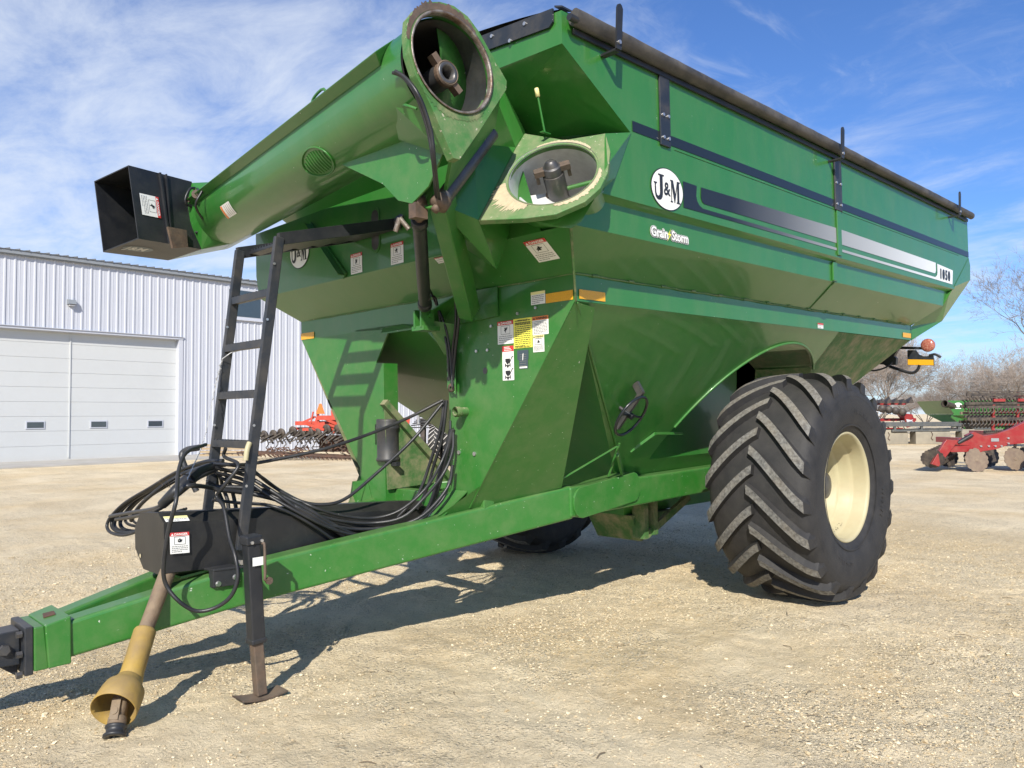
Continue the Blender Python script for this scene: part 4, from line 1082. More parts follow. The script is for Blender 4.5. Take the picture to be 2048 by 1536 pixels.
q = MB(); q.tube([tb_pt(3.1, .1, .31), e0 + V(-.02, 0, .09), e0 - ue * .10 + V(0, 0, .07), e0 - ue * .12 + V(-.02, 0, -.05), e0 + V(0, 0, -.08)], .011, 8); q.tube([tb_pt(3.02, .1, .30), tb_pt(3.06, -.3 * zsgn, .34), SP['e'].lerp(SP['f'], .72) + nn * .1, SP['e'].lerp(SP['f'], .78) - ue * .06 + nn * .02], .010, 8)
part(q, 'spout_hose', 'hose')

# ---- wheels -----------------------------------------------------------------------------
def wheel_parts(s):
    cy = s * 1.62; C = V(2.85, cy, -1.33)
    hw = .40; ax = V(0, s, 0)
    prof = [(.425, hw - .055), (.46, hw - .02), (.52, hw + .005), (.60, hw + .02), (.68, hw + .028), (.76, hw + .024), (.80, hw + .010), (.835, hw - .018), (.855, hw - .06), (.876, hw - .2), (.886, 0)]
    prof = prof + [(r_, -t_) for r_, t_ in prof[-2::-1]]
    q = MB(); q.lathe(prof, C, ax, 96)
    for rr_ in (.50, .55, .70, .735): q.lathe([(rr_ - .006, hw + (.004 if rr_ < .6 else .022)), (rr_, hw + (.008 if rr_ < .6 else .028)), (rr_ + .006, hw + (.006 if rr_ < .6 else .024))], C, ax, 96)
    nl = 19
    sec = 12
    for side in (-1, 1):
        for k in range(nl):
            a0 = 2 * math.pi * (k + (0.5 if side > 0 else 0)) / nl + (.06 if s < 0 else 0)
            top_i = []; vs = []
            for j in range(sec + 1):
                f = j / sec
                y = side * (-.02 + f * (hw + .025)) * 1.0
                lat = abs(-.02 + f * (hw + .025))
                ca = a0 + (.06 + .46 * f ** 1.2) * 1.0      # sweep round the tyre
                wd = (.034 + .012 * f) / .93
                R0 = .878 - .022 * f ** 3; R1 = .934 - .040 * f ** 3
                if lat > hw - .05: R0 = .825; R1 -= (lat - hw + .05) * .35
                for (da, rad) in ((-wd * 1.45, R0 - .01), (-wd, R1), (wd, R1), (wd * 1.45, R0 - .01)):
                    a = ca + da; e = V(math.cos(a), 0, math.sin(a))
                    vs.append(C + e * rad + V(0, y, 0))
            # foot of the lug wraps down the shoulder
            f = 1.0; ca = a0 + .55
            for (da, rad) in ((-.06, .78), (-.04, .80), (.04, .80), (.06, .78)):
                a = ca + da; e = V(math.cos(a), 0, math.sin(a)); vs.append(C + e * rad + V(0, side * (hw + .020), 0))
            m_ = sec + 2
            q.add(vs, [(4 * j + i, 4 * j + i + 1, 4 * j + 5 + i, 4 * j + 4 + i) for j in range(m_ - 1) for i in (0, 2)], 0)
            q.add(vs, [(4 * j + 1, 4 * j + 2, 4 * j + 6, 4 * j + 5) for j in range(sec)], 1)
            q.add(vs, [(4 * sec + 1, 4 * sec + 2, 4 * sec + 6, 4 * sec + 5)], 0)
            q.add(vs[:4], [(0, 1, 2, 3)], 0); q.add(vs[-4:], [(0, 1, 2, 3)], 0)
    return q, C, ax, hw
for s in (-1, 1):
    q, C, ax, hw = wheel_parts(s)
    wh = part(q, 'tyre', ['rubber', 'rubber_worn'])
    q = MB(); q.lathe([(.425, hw - .06), (.445, hw - .05), (.447, hw - .035), (.438, hw - .028), (.425, hw - .034), (.415, hw - .055), (.412, hw - .15), (.404, hw - .165), (.380, hw - .185), (.376, hw - .255), (.366, hw - .265), (.345, hw - .28), (.341, hw - .37), (.330, hw - .385), (.318, hw - .40), (.315, hw - .52), (.28, hw - .54), (.20, hw - .50), (.18, hw - .46), (.10, hw - .46), (.001, hw - .46)], C, ax, 96)
    rm = sub(q, 'rim', 'cream_rim', wh)
    q = MB(); q.lathe([(.115, hw - .47), (.115, hw - .27), (.105, hw - .21), (.06, hw - .20), (.0, hw - .20)], C, ax, 28)
    for k in range(10): a = 2 * math.pi * k / 10; q.disc(C + ax * (hw - .465) + V(math.cos(a), 0, math.sin(a)) * .15, ax, .014, 8, th=.03)
    sub(q, 'hub', 'steel_dark', wh)
    if s < 0:
        q = MB(); R = random.Random(14)
        for a_mid, n_, r_ in ((math.radians(70), 11, .62), (math.radians(250), 9, .62), (math.radians(-15), 7, .60)):
            for k in range(n_):
                a = a_mid + (k - n_ / 2) * .062; e = V(math.cos(a), 0, math.sin(a)); tq = V(-math.sin(a), 0, math.cos(a)); c = C + ax * (hw + .0215)
                q.beam(c + e * (r_ - .022) + tq * R.uniform(-.008, .008), c + e * (r_ + .022) + tq * R.uniform(-.008, .008), .007, .004, ax)
                if k % 2: q.beam(c + e * (r_ + R.choice((-.018, 0, .018))) - tq * .012, c + e * (r_ + R.choice((-.018, 0, .018))) + tq * .014, .006, .004, ax)
        sub(q, 'sidewall_marking', 'rubber', wh)
        q = MB(); R = random.Random(4)
        for k in range(8):
            a = math.radians(258 + k * 6.0)
            for j in range(2):
                a2 = a + math.radians(R.uniform(-2, 2)); p_ = C + ax * (hw - .17 - j * .03) + V(math.cos(a2), 0, math.sin(a2)) * (.379); p2 = p_ + ax * R.uniform(-.02, .02) + V(math.cos(a2 + 1.57), 0, math.sin(a2 + 1.57)) * R.uniform(.004, .014)
                q.tube([p_, p2], .0018, 4, smooth_path=False)
        sub(q, 'chalk_mark', 'ink', wh)
q = MB(); q.beam((2.85, -1.5, -1.33), (2.85, 1.5, -1.33), .20, .20, (1, 0, 0)); part(q, 'axle', 'green_frame', bevel=.01)
# ---- gate handwheel ---------------------------------------------------------------------
hn = V(.10, -.80, -.55).normalized(); hc = V(1.05, -1.20, -.71)
u1 = hn.cross(V(0, 0, 1)).normalized(); u2 = u1.cross(hn).normalized()
q = MB(); q.tube([hc + (u1 * math.cos(a) + u2 * math.sin(a)) * .165 for a in np.linspace(0, 2 * math.pi, 33)], .011, 8, sub=1, cap=False)
q.tube([hc - u1 * .165 - u2 * .02, hc - hn * .02, hc + u1 * .165 + u2 * .02], .010, 6, sub=3); q.cyl(hc - hn * .05, hc + hn * .015, .026, .024, 14)
hwl = part(q, 'gate_handwheel', 'black_film')
q = MB(); q.cyl(hc - hn * .14, hc, .014, .014, 10); q.beam(hc - hn * .02 + u2 * .20, hc - hn * .05 - u2 * .14, .035, .03, hn); q.beam(hc - hn * .10 + u2 * .22, hc - hn * .02 + u2 * .18, .05, .03, u1); sub(q, 'handwheel_stem', 'steel_dark', hwl)

# ---- rear lights --------------------------------------------------------------------------
for s in (-1, 1):
    q = MB(); xx = 5.9
    q.prism([(xx, s * 1.43, -.255), (xx, s * 1.71, -.275), (xx, s * 1.705, -.165), (xx, s * 1.60, -.165), (xx, s * 1.555, -.14), (xx, s * 1.525, -.09), (xx, s * 1.435, -.085)], (.012, 0, 0))
    q.beam((xx + .02, s * 1.0, -.02), (xx + .02, s * 1.60, -.075), .03, .03); q.tube([(xx, s * 1.66, -.16), (xx, s * 1.72, -.15), (xx, s * 1.78, -.185)], .014, 8)
    q.prism([(xx - .05, s * 1.02, -.22), (xx - .05, s * 1.32, -.25), (xx - .05, s * 1.33, -.17), (xx - .05, s * 1.30, -.15), (xx - .05, s * 1.36, -.06), (xx - .05, s * 1.50, .10), (xx - .05, s * 1.20, .16), (xx - .05, s * .95, .05)], (.06, 0, 0))
    lb = part(q, 'light_bracket', 'blue_black')
    q = MB(); q.quad((xx - .002, s * 1.435, -.252), (0, s, -.07), (0, 0, 1), .27, .062); sub(q, 'reflector', 'amber_reflector', lb)
    q = MB(); q.lathe([(0, .028), (.04, .026), (.068, .016), (.074, 0), (.074, -.02)], (xx - .01, s * 1.652, -.045), (-1, 0, 0), 28); sub(q, 'amber_lamp', 'amber_lens', lb)
    q = MB(); q.tube([(xx, s * 1.05, -.08), (xx, s * 1.12, -.17), (xx, s * 1.22, -.25), (xx, s * 1.36, -.31), (xx, s * 1.47, -.345), (xx, s * 1.53, -.32), (xx, s * 1.56, -.26)], .017, 8)
    q.tube([(xx - .3, s * 1.0, -.12), (xx - .3, s * 1.06, -.25), (xx - .3, s * 1.16, -.31), (xx - .2, s * 1.26, -.28), (xx - .1, s * 1.30, -.22)], .010, 8); sub(q, 'conduit', 'hose', lb)

# ---- hydraulic hoses -------------------------------------------------------------------------
HOSES = {
'E2':[(-1.45,0.02,-0.97),(-1.3,-0.1,-0.99),(-1.1,-0.06,-1.12),(-1.01,-0.27,-1.21),(-0.81,-0.29,-1.29),(-0.59,-0.33,-1.33),(-0.44,-0.42,-1.29),(-0.3,-0.51,-1.16),(-0.15,-0.49,-1.01),(-0.08,-0.51,-0.84),(-0.06,-0.5,-0.71)],
'D2':[(-1.5,-0.03,-0.98),(-1.32,-0.04,-1.04),(-1.21,-0.18,-1.15),(-1.08,-0.28,-1.25),(-0.89,-0.3,-1.36),(-0.69,-0.33,-1.43),(-0.47,-0.41,-1.42),(-0.32,-0.48,-1.36),(-0.16,-0.52,-1.24),(-0.1,-0.53,-1.11)],
'C3':[(-1.45,0.14,-1.16),(-1.3,0.08,-1.19),(-1.24,-0.2,-1.19),(-1.11,-0.27,-1.26),(-0.95,-0.29,-1.37),(-0.78,-0.3,-1.51)],
'A':[(-1.5,0.02,-0.93),(-1.45,-0.18,-0.93),(-1.3,-0.16,-0.93),(-0.95,-0.28,-0.87),(-0.6,-0.33,-0.78),(-0.3,-0.36,-0.68),(-0.1,-0.47,-0.57)],
'B':[(-1.45,-0.03,-0.93),(-1.32,-0.11,-0.97),(-1.15,-0.03,-1.08),(-1.07,-0.2,-1.17),(-0.94,-0.27,-1.21),(-0.78,-0.3,-1.19),(-0.56,-0.32,-1.05),(-0.29,-0.38,-0.83),(-0.1,-0.47,-0.59)],
'C':[(-1.5,-0.0,-1.08),(-1.3,-0.06,-1.12),(-1.16,-0.18,-1.17),(-1.08,-0.27,-1.22),(-0.9,-0.29,-1.34),(-0.7,-0.3,-1.49),(-0.61,-0.3,-1.57)],
'C2':[(-1.5,0.05,-1.07),(-1.3,-0.06,-1.09),(-1.16,-0.18,-1.14),(-1.01,-0.27,-1.24),(-0.85,-0.29,-1.35),(-0.65,-0.3,-1.46),(-0.5,-0.3,-1.57)],
'D':[(-1.5,-0.02,-0.95),(-1.32,-0.04,-1.01),(-1.21,-0.18,-1.11),(-1.08,-0.27,-1.23),(-0.92,-0.29,-1.33),(-0.7,-0.31,-1.39),(-0.47,-0.4,-1.39),(-0.3,-0.49,-1.33),(-0.12,-0.53,-1.16),(-0.08,-0.54,-1.01)],
'E':[(-1.45,0.02,-1.02),(-1.32,-0.04,-1.07),(-1.17,-0.2,-1.16),(-1.04,-0.27,-1.24),(-0.83,-0.29,-1.32),(-0.61,-0.33,-1.36),(-0.45,-0.46,-1.33),(-0.3,-0.51,-1.21),(-0.15,-0.52,-1.07),(-0.08,-0.54,-0.92),(-0.06,-0.53,-0.77)],
'F':[(-0.08,-0.46,-0.57),(-0.1,-0.45,-0.74),(-0.14,-0.38,-0.98),(-0.2,-0.32,-1.2),(-0.3,-0.26,-1.33),(-0.36,-0.21,-1.4)],
'G':[(-0.08,-0.49,-0.57),(-0.1,-0.46,-0.82),(-0.12,-0.39,-1.01),(-0.14,-0.33,-1.18),(-0.18,-0.27,-1.32)],
'L':[(-1.55,-0.01,-0.81),(-1.75,-0.22,-0.84),(-1.83,-0.31,-0.94),(-1.9,-0.46,-1.07),(-1.93,-0.43,-1.23),(-1.95,-0.41,-1.41),(-1.93,-0.39,-1.52),(-1.88,-0.44,-1.61),(-1.8,-0.46,-1.67),(-1.72,-0.51,-1.66),(-1.66,-0.57,-1.6),(-1.63,-0.59,-1.5),(-1.63,-0.56,-1.39),(-1.62,-0.47,-1.3),(-1.6,-0.36,-1.15),(-1.6,-0.27,-1.1),(-1.58,-0.31,-1.04),(-1.52,-0.35,-0.95),(-1.5,-0.32,-0.91),(-1.5,-0.15,-0.88),(-1.5,-0.17,-0.83)],
'S1':[(-0.06,-0.53,-0.48),(-0.06,-0.52,-0.36),(-0.07,-0.52,-0.23),(-0.1,-0.51,-0.06),(-0.15,-0.46,0.12),(-0.35,-0.62,0.22),(-0.6,-0.89,0.34),(-0.7,-1.02,0.42)],
'S2':[(-0.05,-0.51,-0.43),(-0.06,-0.54,-0.23),(-0.1,-0.62,-0.07),(-0.12,-0.65,0.1),(-0.25,-0.78,0.24),(-0.45,-0.96,0.35),(-0.7,-1.22,0.45),(-0.95,-1.49,0.48),(-1.12,-1.68,0.57),(-1.16,-1.7,0.7),(-1.2,-1.7,0.81),(-1.24,-1.69,0.9),(-1.26,-1.63,0.98),(-1.28,-1.58,1.01)],
'S3':[(-0.05,-0.52,-0.43),(-0.06,-0.57,-0.23),(-0.1,-0.65,-0.07),(-0.12,-0.69,0.09),(-0.25,-0.81,0.23),(-0.45,-0.99,0.34),(-0.7,-1.25,0.44),(-0.95,-1.51,0.47),(-1.12,-1.69,0.57),(-1.16,-1.72,0.7),(-1.2,-1.72,0.81),(-1.24,-1.71,0.89),(-1.26,-1.65,0.97),(-1.28,-1.6,1.01)],
'S4':[(-0.06,-0.5,-0.43),(-0.08,-0.5,-0.19),(-0.1,-0.46,-0.02),(-0.15,-0.48,0.12),(-0.2,-0.49,0.14)],
'K0':[(-1.42,0.05,-0.92),(-1.48,0.21,-0.93),(-1.55,0.46,-1.0),(-1.6,0.76,-1.11),(-1.66,1.04,-1.22),(-1.7,1.2,-1.32),(-1.72,1.24,-1.39),(-1.72,1.16,-1.43),(-1.7,0.96,-1.43),(-1.66,0.76,-1.38),(-1.6,0.59,-1.31),(-1.55,0.47,-1.27)],
'K1':[(-1.39,0.11,-0.92),(-1.45,0.26,-0.93),(-1.52,0.5,-1.0),(-1.57,0.79,-1.11),(-1.63,1.05,-1.22),(-1.67,1.21,-1.31),(-1.69,1.24,-1.38),(-1.69,1.16,-1.42),(-1.67,0.98,-1.42),(-1.63,0.78,-1.37),(-1.57,0.62,-1.3),(-1.52,0.51,-1.26)],
'K2':[(-1.36,0.18,-0.94),(-1.42,0.32,-0.95),(-1.49,0.56,-1.01),(-1.54,0.84,-1.12),(-1.6,1.09,-1.22),(-1.64,1.24,-1.32),(-1.66,1.27,-1.39),(-1.66,1.2,-1.42),(-1.64,1.02,-1.43),(-1.6,0.83,-1.38),(-1.54,0.68,-1.31),(-1.49,0.57,-1.27)],
'K3':[(-1.33,0.23,-0.95),(-1.39,0.37,-0.96),(-1.46,0.59,-1.02),(-1.51,0.85,-1.12),(-1.57,1.09,-1.22),(-1.61,1.22,-1.32),(-1.63,1.25,-1.38),(-1.63,1.18,-1.42),(-1.61,1.01,-1.42),(-1.57,0.84,-1.37),(-1.51,0.7,-1.31),(-1.46,0.6,-1.27)],
'K4':[(-1.3,0.29,-0.95),(-1.36,0.42,-0.96),(-1.43,0.63,-1.02),(-1.48,0.87,-1.11),(-1.54,1.09,-1.21),(-1.58,1.21,-1.3),(-1.6,1.24,-1.36),(-1.6,1.17,-1.39),(-1.58,1.01,-1.39),(-1.54,0.85,-1.35),(-1.48,0.72,-1.29),(-1.43,0.63,-1.26)],
'K5':[(-1.27,0.35,-0.97),(-1.33,0.46,-0.98),(-1.4,0.65,-1.04),(-1.45,0.87,-1.12),(-1.51,1.06,-1.21),(-1.55,1.16,-1.29),(-1.57,1.18,-1.35),(-1.57,1.12,-1.38),(-1.55,0.98,-1.39),(-1.51,0.84,-1.35),(-1.45,0.73,-1.29),(-1.4,0.66,-1.26)],
'M0':[(-1.72,1.17,-1.32),(-1.75,0.67,-1.25),(-1.8,0.1,-1.17),(-1.8,-0.07,-1.1),(-1.75,-0.16,-1.02),(-1.65,-0.13,-0.98),(-1.5,0.01,-0.95)],
'M1':[(-1.72,1.05,-1.33),(-1.75,0.62,-1.27),(-1.8,0.09,-1.18),(-1.8,-0.11,-1.11),(-1.75,-0.2,-1.04),(-1.65,-0.15,-0.99),(-1.5,-0.01,-0.97)],
'M2':[(-1.7,0.82,-1.32),(-1.7,0.66,-1.21),(-1.68,0.45,-1.11),(-1.62,0.36,-1.04),(-1.55,0.29,-0.99),(-1.5,0.12,-0.95)],
'M3':[(-1.85,-0.31,-1.08),(-1.8,-0.29,-1.03),(-1.75,-0.3,-1.02),(-1.6,-0.18,-1.05),(-1.55,-0.17,-1.07)],
'N1':[(-1.35,0.25,-1.02),(-1.3,0.32,-1.11),(-1.28,0.3,-1.19),(-1.28,0.28,-1.28)],
'N2':[(-1.35,0.31,-1.02),(-1.3,0.39,-1.13),(-1.28,0.37,-1.21),(-1.28,0.35,-1.29)],
'N3':[(-1.35,0.18,-1.0),(-1.3,0.2,-1.1),(-1.28,0.2,-1.18),(-1.28,0.16,-1.27)],
'chain':[(-1.28,0.1,-0.23),(-1.3,0.18,-0.24),(-1.33,0.25,-0.28),(-1.36,0.24,-0.38),(-1.42,0.19,-0.54),(-1.5,0.1,-0.73),(-1.6,-0.05,-0.84),(-1.7,-0.18,-0.93),(-1.75,-0.23,-0.99)],

}
rad = {'C3': .010, 'E2': .010, 'D2': .011, 'K0': .011, 'K1': .012, 'K2': .010, 'K3': .013, 'K4': .010, 'K5': .009, 'S1': .008, 'S2': .009, 'S3': .010, 'S4': .008, 'A': .011, 'B': .011, 'C': .015, 'C2': .015, 'D': .012, 'E': .011, 'F': .011, 'G': .011, 'L': .011}
for k, v in HOSES.items():
    if k == 'chain': continue
    q = MB(); q.tube(v, rad.get(k, .013), 8, sub=5); part(q, 'hydraulic_hose', 'hose')
q = MB(); q.tube([(-.06, -.52, -.77), (-.10, -.47, -1.0), (-.14, -.38, -1.28), (-.2, -.30, -1.42)], .024, 10); part(q, 'sleeved_hose_bundle', 'hose')
q = MB(); q.tube([(-1.84, -.10, -1.13), (-1.80, -.18, -1.06), (-1.72, -.17, -1.00)], [.028, .040], 10); q.tube([(-1.72, -.17, -1.00), (-1.64, -.10, -.97), (-1.5, .02, -.95)], [.040, .03], 10); part(q, 'wrapped_hose_ends', 'hose')
q = MB(); v = HOSES['chain']; R = random.Random(1)
for i in range(len(v) - 1):
    for k in range(9):
        p0 = V(v[i]).lerp(V(v[i + 1]), k / 9); p1 = V(v[i]).lerp(V(v[i + 1]), (k + 1) / 9); j = V(R.uniform(-1, 1), R.uniform(-1, 1), 0) * (.012 if i in (2, 3) else .003)
        q.tube([p0, p0.lerp(p1, .5) + j, p1], .0035, 4, sub=1)
part(q, 'wire_tie', 'galvanised')
q = MB()
for k in range(7):
    p0 = V(-1.78, -.14, -1.03) + V(R.uniform(-.06, .06), R.uniform(-.08, .08), R.uniform(-.05, .06)); q.tube([p0 + V(R.uniform(-.04, .04), R.uniform(-.04, .04), R.uniform(-.04, .04)), p0, p0 + V(R.uniform(-.05, .05), R.uniform(-.05, .05), R.uniform(-.03, .06))], .0014, 4, sub=3)
part(q, 'wire_tangle', 'rust_steel')
q = MB(); q.tube([(-1.41, -.29, -.80), (-1.43, -.30, -.84), (-1.44, -.30, -.90)], .016, 8); part(q, 'hose_tie', 'cream_rim')

# ================================================================== GROUND
mg = D.materials.new('gravel_ground'); mg.use_nodes = True; MATS['gravel_ground'] = mg
def ground_nodes(m, base_a, base_b, ochre, stones=True):
    N, L = m.node_tree.nodes, m.node_tree.links; b = N['Principled BSDF']; b.inputs['Roughness'].default_value = .95; b.inputs['Specular IOR Level'].default_value = .2
    tcn = N.new('ShaderNodeTexCoord'); src = tcn.outputs['Object']
    def noi(s, d=6, r=.6, st=(1, 1, 1), rot=0, dist=0):
        mp = N.new('ShaderNodeMapping'); mp.inputs['Scale'].default_value = st; mp.inputs['Rotation'].default_value = (0, 0, rot); L.new(src, mp.inputs[0])
        n = N.new('ShaderNodeTexNoise'); n.inputs['Scale'].default_value = s; n.inputs['Detail'].default_value = d; n.inputs['Roughness'].default_value = r; n.inputs['Distortion'].default_value = dist
        L.new(mp.outputs[0], n.inputs[0]); return n.outputs[0]
    def rng(v, a, c, o0=0., o1=1.):
        r = N.new('ShaderNodeMapRange'); L.new(v, r.inputs[0]); r.inputs[1].default_value = a; r.inputs[2].default_value = c; r.inputs[3].default_value = o0; r.inputs[4].default_value = o1; return r.outputs[0]
    def mx(f, A, B, mode='MIX'):
        x = N.new('ShaderNodeMix'); x.data_type = 'RGBA'; x.blend_type = mode
        for s_, v in ((0, f), (6, A), (7, B)):
            if isinstance(v, (int, float)): x.inputs[s_].default_value = v
            elif isinstance(v, tuple): x.inputs[s_].default_value = (*v, 1)
            else: L.new(v, x.inputs[s_])
        return x.outputs[2]
    def mul(a, b_):
        x = N.new('ShaderNodeMath'); x.operation = 'MULTIPLY'
        for i, v in enumerate((a, b_)):
            if isinstance(v, (int, float)): x.inputs[i].default_value = v
            else: L.new(v, x.inputs[i])
        return x.outputs[0]
    c = mx(rng(noi(.9, 5, .6), .35, .65), base_a, base_b)
    c = mx(mul(rng(noi(.42, 6, .62, dist=.4), .46, .62), .85), c, ochre)
    c = mx(rng(noi(.7, 6, .7, (3.2, .35, 1), .7), .5, .7, 0, .45), c, tuple(x * .72 for x in ochre))
    c = mx(rng(noi(14, 5, .7), .4, .7, 0, .35), c, tuple(min(1, x * 1.25) for x in base_a))
    mask = rng(noi(.75, 6, .68, dist=.5), .40, .56)
    hs = []
    for sc_, thr, seed in ((46., .30, 0.), (82., .30, 5.)):
        mp_ = N.new('ShaderNodeMapping'); mp_.inputs['Location'].default_value = (seed, seed * .7, 0); L.new(src, mp_.inputs[0])
        wv = N.new('ShaderNodeMix'); wv.data_type = 'VECTOR'
        nn_ = N.new('ShaderNodeTexNoise'); nn_.inputs['Scale'].default_value = 30.; L.new(mp_.outputs[0], nn_.inputs[0])
        ad = N.new('ShaderNodeVectorMath'); ad.operation = 'MULTIPLY_ADD'; L.new(nn_.outputs['Color'], ad.inputs[0]); ad.inputs[1].default_value = (.018, .018, 0); L.new(mp_.outputs[0], ad.inputs[2])
        vo = N.new('ShaderNodeTexVoronoi'); vo.inputs['Scale'].default_value = sc_; vo.inputs['Randomness'].default_value = 1.0; L.new(ad.outputs[0], vo.inputs[0])
        vb = N.new('ShaderNodeSeparateColor'); L.new(vo.outputs['Color'], vb.inputs[0])
        body = rng(vo.outputs['Distance'], .50, .36)
        keep = rng(vb.outputs[0], thr, thr + .03)
        st = mul(mul(body, keep), mask)
        cc = mx(vb.outputs[1], (.56, .455, .28), (.86, .76, .56))
        cc = mx(rng(vb.outputs[2], .90, .92), cc, (.36, .30, .22))
        c = mx(mul(st, .85), c, cc)
        hs.append(mul(mul(mul(rng(vo.outputs['Distance'], .50, .10), keep), mask), 46. / sc_))
    mk2 = N.new('ShaderNodeMath'); mk2.operation = 'ADD'; L.new(hs[0], mk2.inputs[0]); L.new(hs[1], mk2.inputs[1]); st = mk2.outputs[0]
    sp = mul(rng(noi(60, 3, .7), .60, .68), .55)
    c = mx(sp, c, tuple(x * .5 for x in ochre))
    sp2 = mul(rng(noi(85, 3, .7), .60, .68), .5)
    c = mx(sp2, c, (.80, .72, .56))
    L.new(c, b.inputs['Base Color'])
    bp = N.new('ShaderNodeBump'); bp.inputs['Strength'].default_value = .9; bp.inputs['Distance'].default_value = .028; L.new(noi(38, 8, .75), bp.inputs['Height'])
    bp2 = N.new('ShaderNodeBump'); bp2.inputs['Strength'].default_value = .9; bp2.inputs['Distance'].default_value = .014; L.new(st, bp2.inputs['Height']); L.new(bp.outputs[0], bp2.inputs['Normal'])
    bp3 = N.new('ShaderNodeBump'); bp3.inputs['Strength'].default_value = .5; bp3.inputs['Distance'].default_value = .05; L.new(noi(5, 5, .6), bp3.inputs['Height']); L.new(bp2.outputs[0], bp3.inputs['Normal'])
    L.new(bp3.outputs[0], b.inputs['Normal'])
ground_nodes(mg, (.78, .655, .44), (.71, .58, .375), (.63, .475, .26))
def axis(lo, hi, step, far, g=1.09):
    a = list(np.arange(lo, hi, step)); s = step; x = hi
    while x < far: a.append(x); s *= g; x += s
    a.append(far); s = step; x = lo - step; left = []
    while x > -far: left.append(x); s *= g; x -= s
    left.append(-far); return np.array(left[::-1] + a)
gx = axis(-4.2, 5.0, .032, 900); gy = axis(-4.6, 3.0, .032, 900)
X, Y = np.meshgrid(gx, gy, indexing='xy')
rs = np.random.RandomState(7)
def vnoise(X, Y, s, seed):
    r = np.random.RandomState(seed); T = r.rand(256, 256)
    x = X * s + 1000.3; y = Y * s + 1000.7; xi = np.floor(x).astype(int); yi = np.floor(y).astype(int); fx = x - xi; fy = y - yi
    fx = fx * fx * (3 - 2 * fx); fy = fy * fy * (3 - 2 * fy)
    a = T[xi % 256, yi % 256]; b = T[(xi + 1) % 256, yi % 256]; c = T[xi % 256, (yi + 1) % 256]; d = T[(xi + 1) % 256, (yi + 1) % 256]
    return (a * (1 - fx) + b * fx) * (1 - fy) + (c * (1 - fx) + d * fx) * fy - .5
near = np.clip(1.2 - np.hypot(X - 0, Y + 1) / 14., 0, 1)
Z = near * (vnoise(X, Y, 1.1, 1) * .030 + vnoise(X, Y, 3.1, 2) * .018 + vnoise(X, Y, 8., 3) * .018 + vnoise(X, Y, 19., 4) * .012)
def tracks(x, y):
    z = 0 * x
    for (x0, y0, ang_, wd_, dp_) in ((0, -3.35, .10, .28, .011), (0, -1.15, .04, .30, .008), (2, -4.6, .35, .26, .010), (-1, 2.2, .02, .3, .010)):
        u_ = (x - x0) * math.cos(ang_) + (y - y0) * math.sin(ang_); v_ = -(x - x0) * math.sin(ang_) + (y - y0) * math.cos(ang_)
        m_ = np.clip(1.25 - np.abs(v_) / wd_, 0, 1) * np.clip(vnoise(x, y, .6, 31) * 3 + .75, 0, 1)
        ch = np.clip(np.sin((u_ + np.abs(v_) * .9 + (v_ > 0) * .14) * 2 * np.pi / .28) * 2.5, -1, 1)
        z = z - dp_ * np.clip(m_, 0, 1) * (.45 + .55 * ch)
    return z
Z = Z + near * tracks(X, Y)
def gz(x, y):
    x = np.asarray(x, float); y = np.asarray(y, float); nr = np.clip(1.2 - np.hypot(x, y + 1) / 14., 0, 1)
    return nr * (vnoise(x, y, 1.1, 1) * .030 + vnoise(x, y, 3.1, 2) * .018 + vnoise(x, y, 8., 3) * .018 + vnoise(x, y, 19., 4) * .012 + tracks(x, y))
nx, ny = len(gx), len(gy)
verts = np.stack([X.ravel(), Y.ravel(), Z.ravel()], 1)
idx = np.arange(nx * ny).reshape(ny, nx)
quads = np.stack([idx[:-1, :-1].ravel(), idx[:-1, 1:].ravel(), idx[1:, 1:].ravel(), idx[1:, :-1].ravel()], 1)
def np_mesh(name, verts, faces, mats, smooth=True, mi=None):
    me = D.meshes.new(name); k = faces.shape[1]
    me.vertices.add(len(verts)); me.vertices.foreach_set('co', verts.astype(np.float32).ravel())
    me.loops.add(faces.size); me.loops.foreach_set('vertex_index', faces.astype(np.int32).ravel())
    me.polygons.add(len(faces)); me.polygons.foreach_set('loop_start', np.arange(0, faces.size, k, dtype=np.int32))
    try: me.polygons.foreach_set('loop_total', np.full(len(faces), k, dtype=np.int32))
    except Exception: pass
    for m in mats: me.materials.append(MATS[m])
    if mi is not None: me.polygons.foreach_set('material_index', mi.astype(np.int32))
    me.polygons.foreach_set('use_smooth', np.full(len(faces), smooth)); me.update(calc_edges=True); me.validate()
    o = D.objects.new(name, me); COL.objects.link(o); return o
tag(np_mesh('ground', verts, quads, ['gravel_ground']), 'pale tan gravel yard', kind='structure')
# loose stones
mat('stone_pale', (.76, .66, .46), .9, col2=(.64, .53, .35), nscale=3, namt=1.0)
mat('stone_tan', (.58, .46, .28), .9, col2=(.44, .34, .2), nscale=3, namt=1.0)
nst = 110000
R_ = np.random.RandomState(11)
# stones gather in drifts around the camera's foreground and thin out with distance
cand = 420000
rx = R_.uniform(-4.2, 7.5, cand); ry = R_.uniform(-4.9, 5.5, cand)
dens = np.clip((vnoise(rx, ry, .9, 21) + vnoise(rx, ry, 2.3, 22) * .6) * 1.6 + .45, .04, 1)
dcam = np.hypot(rx + 3.5, ry + 4.65)
pr = dens * np.clip(1.3 - dcam / 11., .12, 1)
keep = R_.rand(cand) < pr * .62
rx, ry = rx[keep][:nst], ry[keep][:nst]; nst = len(rx)
sz = .0030 + .0050 * R_.rand(nst) ** 2.2 + (R_.rand(nst) < .02) * R_.uniform(.003, .009, nst)
base = np.array([(1, 0, 0), (-1, 0, 0), (0, 1, 0), (0, -1, 0), (0, 0, 1), (0, 0, -1), (.6, .6, .45), (-.6, .55, .4), (-.5, -.65, .42), (.55, -.6, .5)], float)
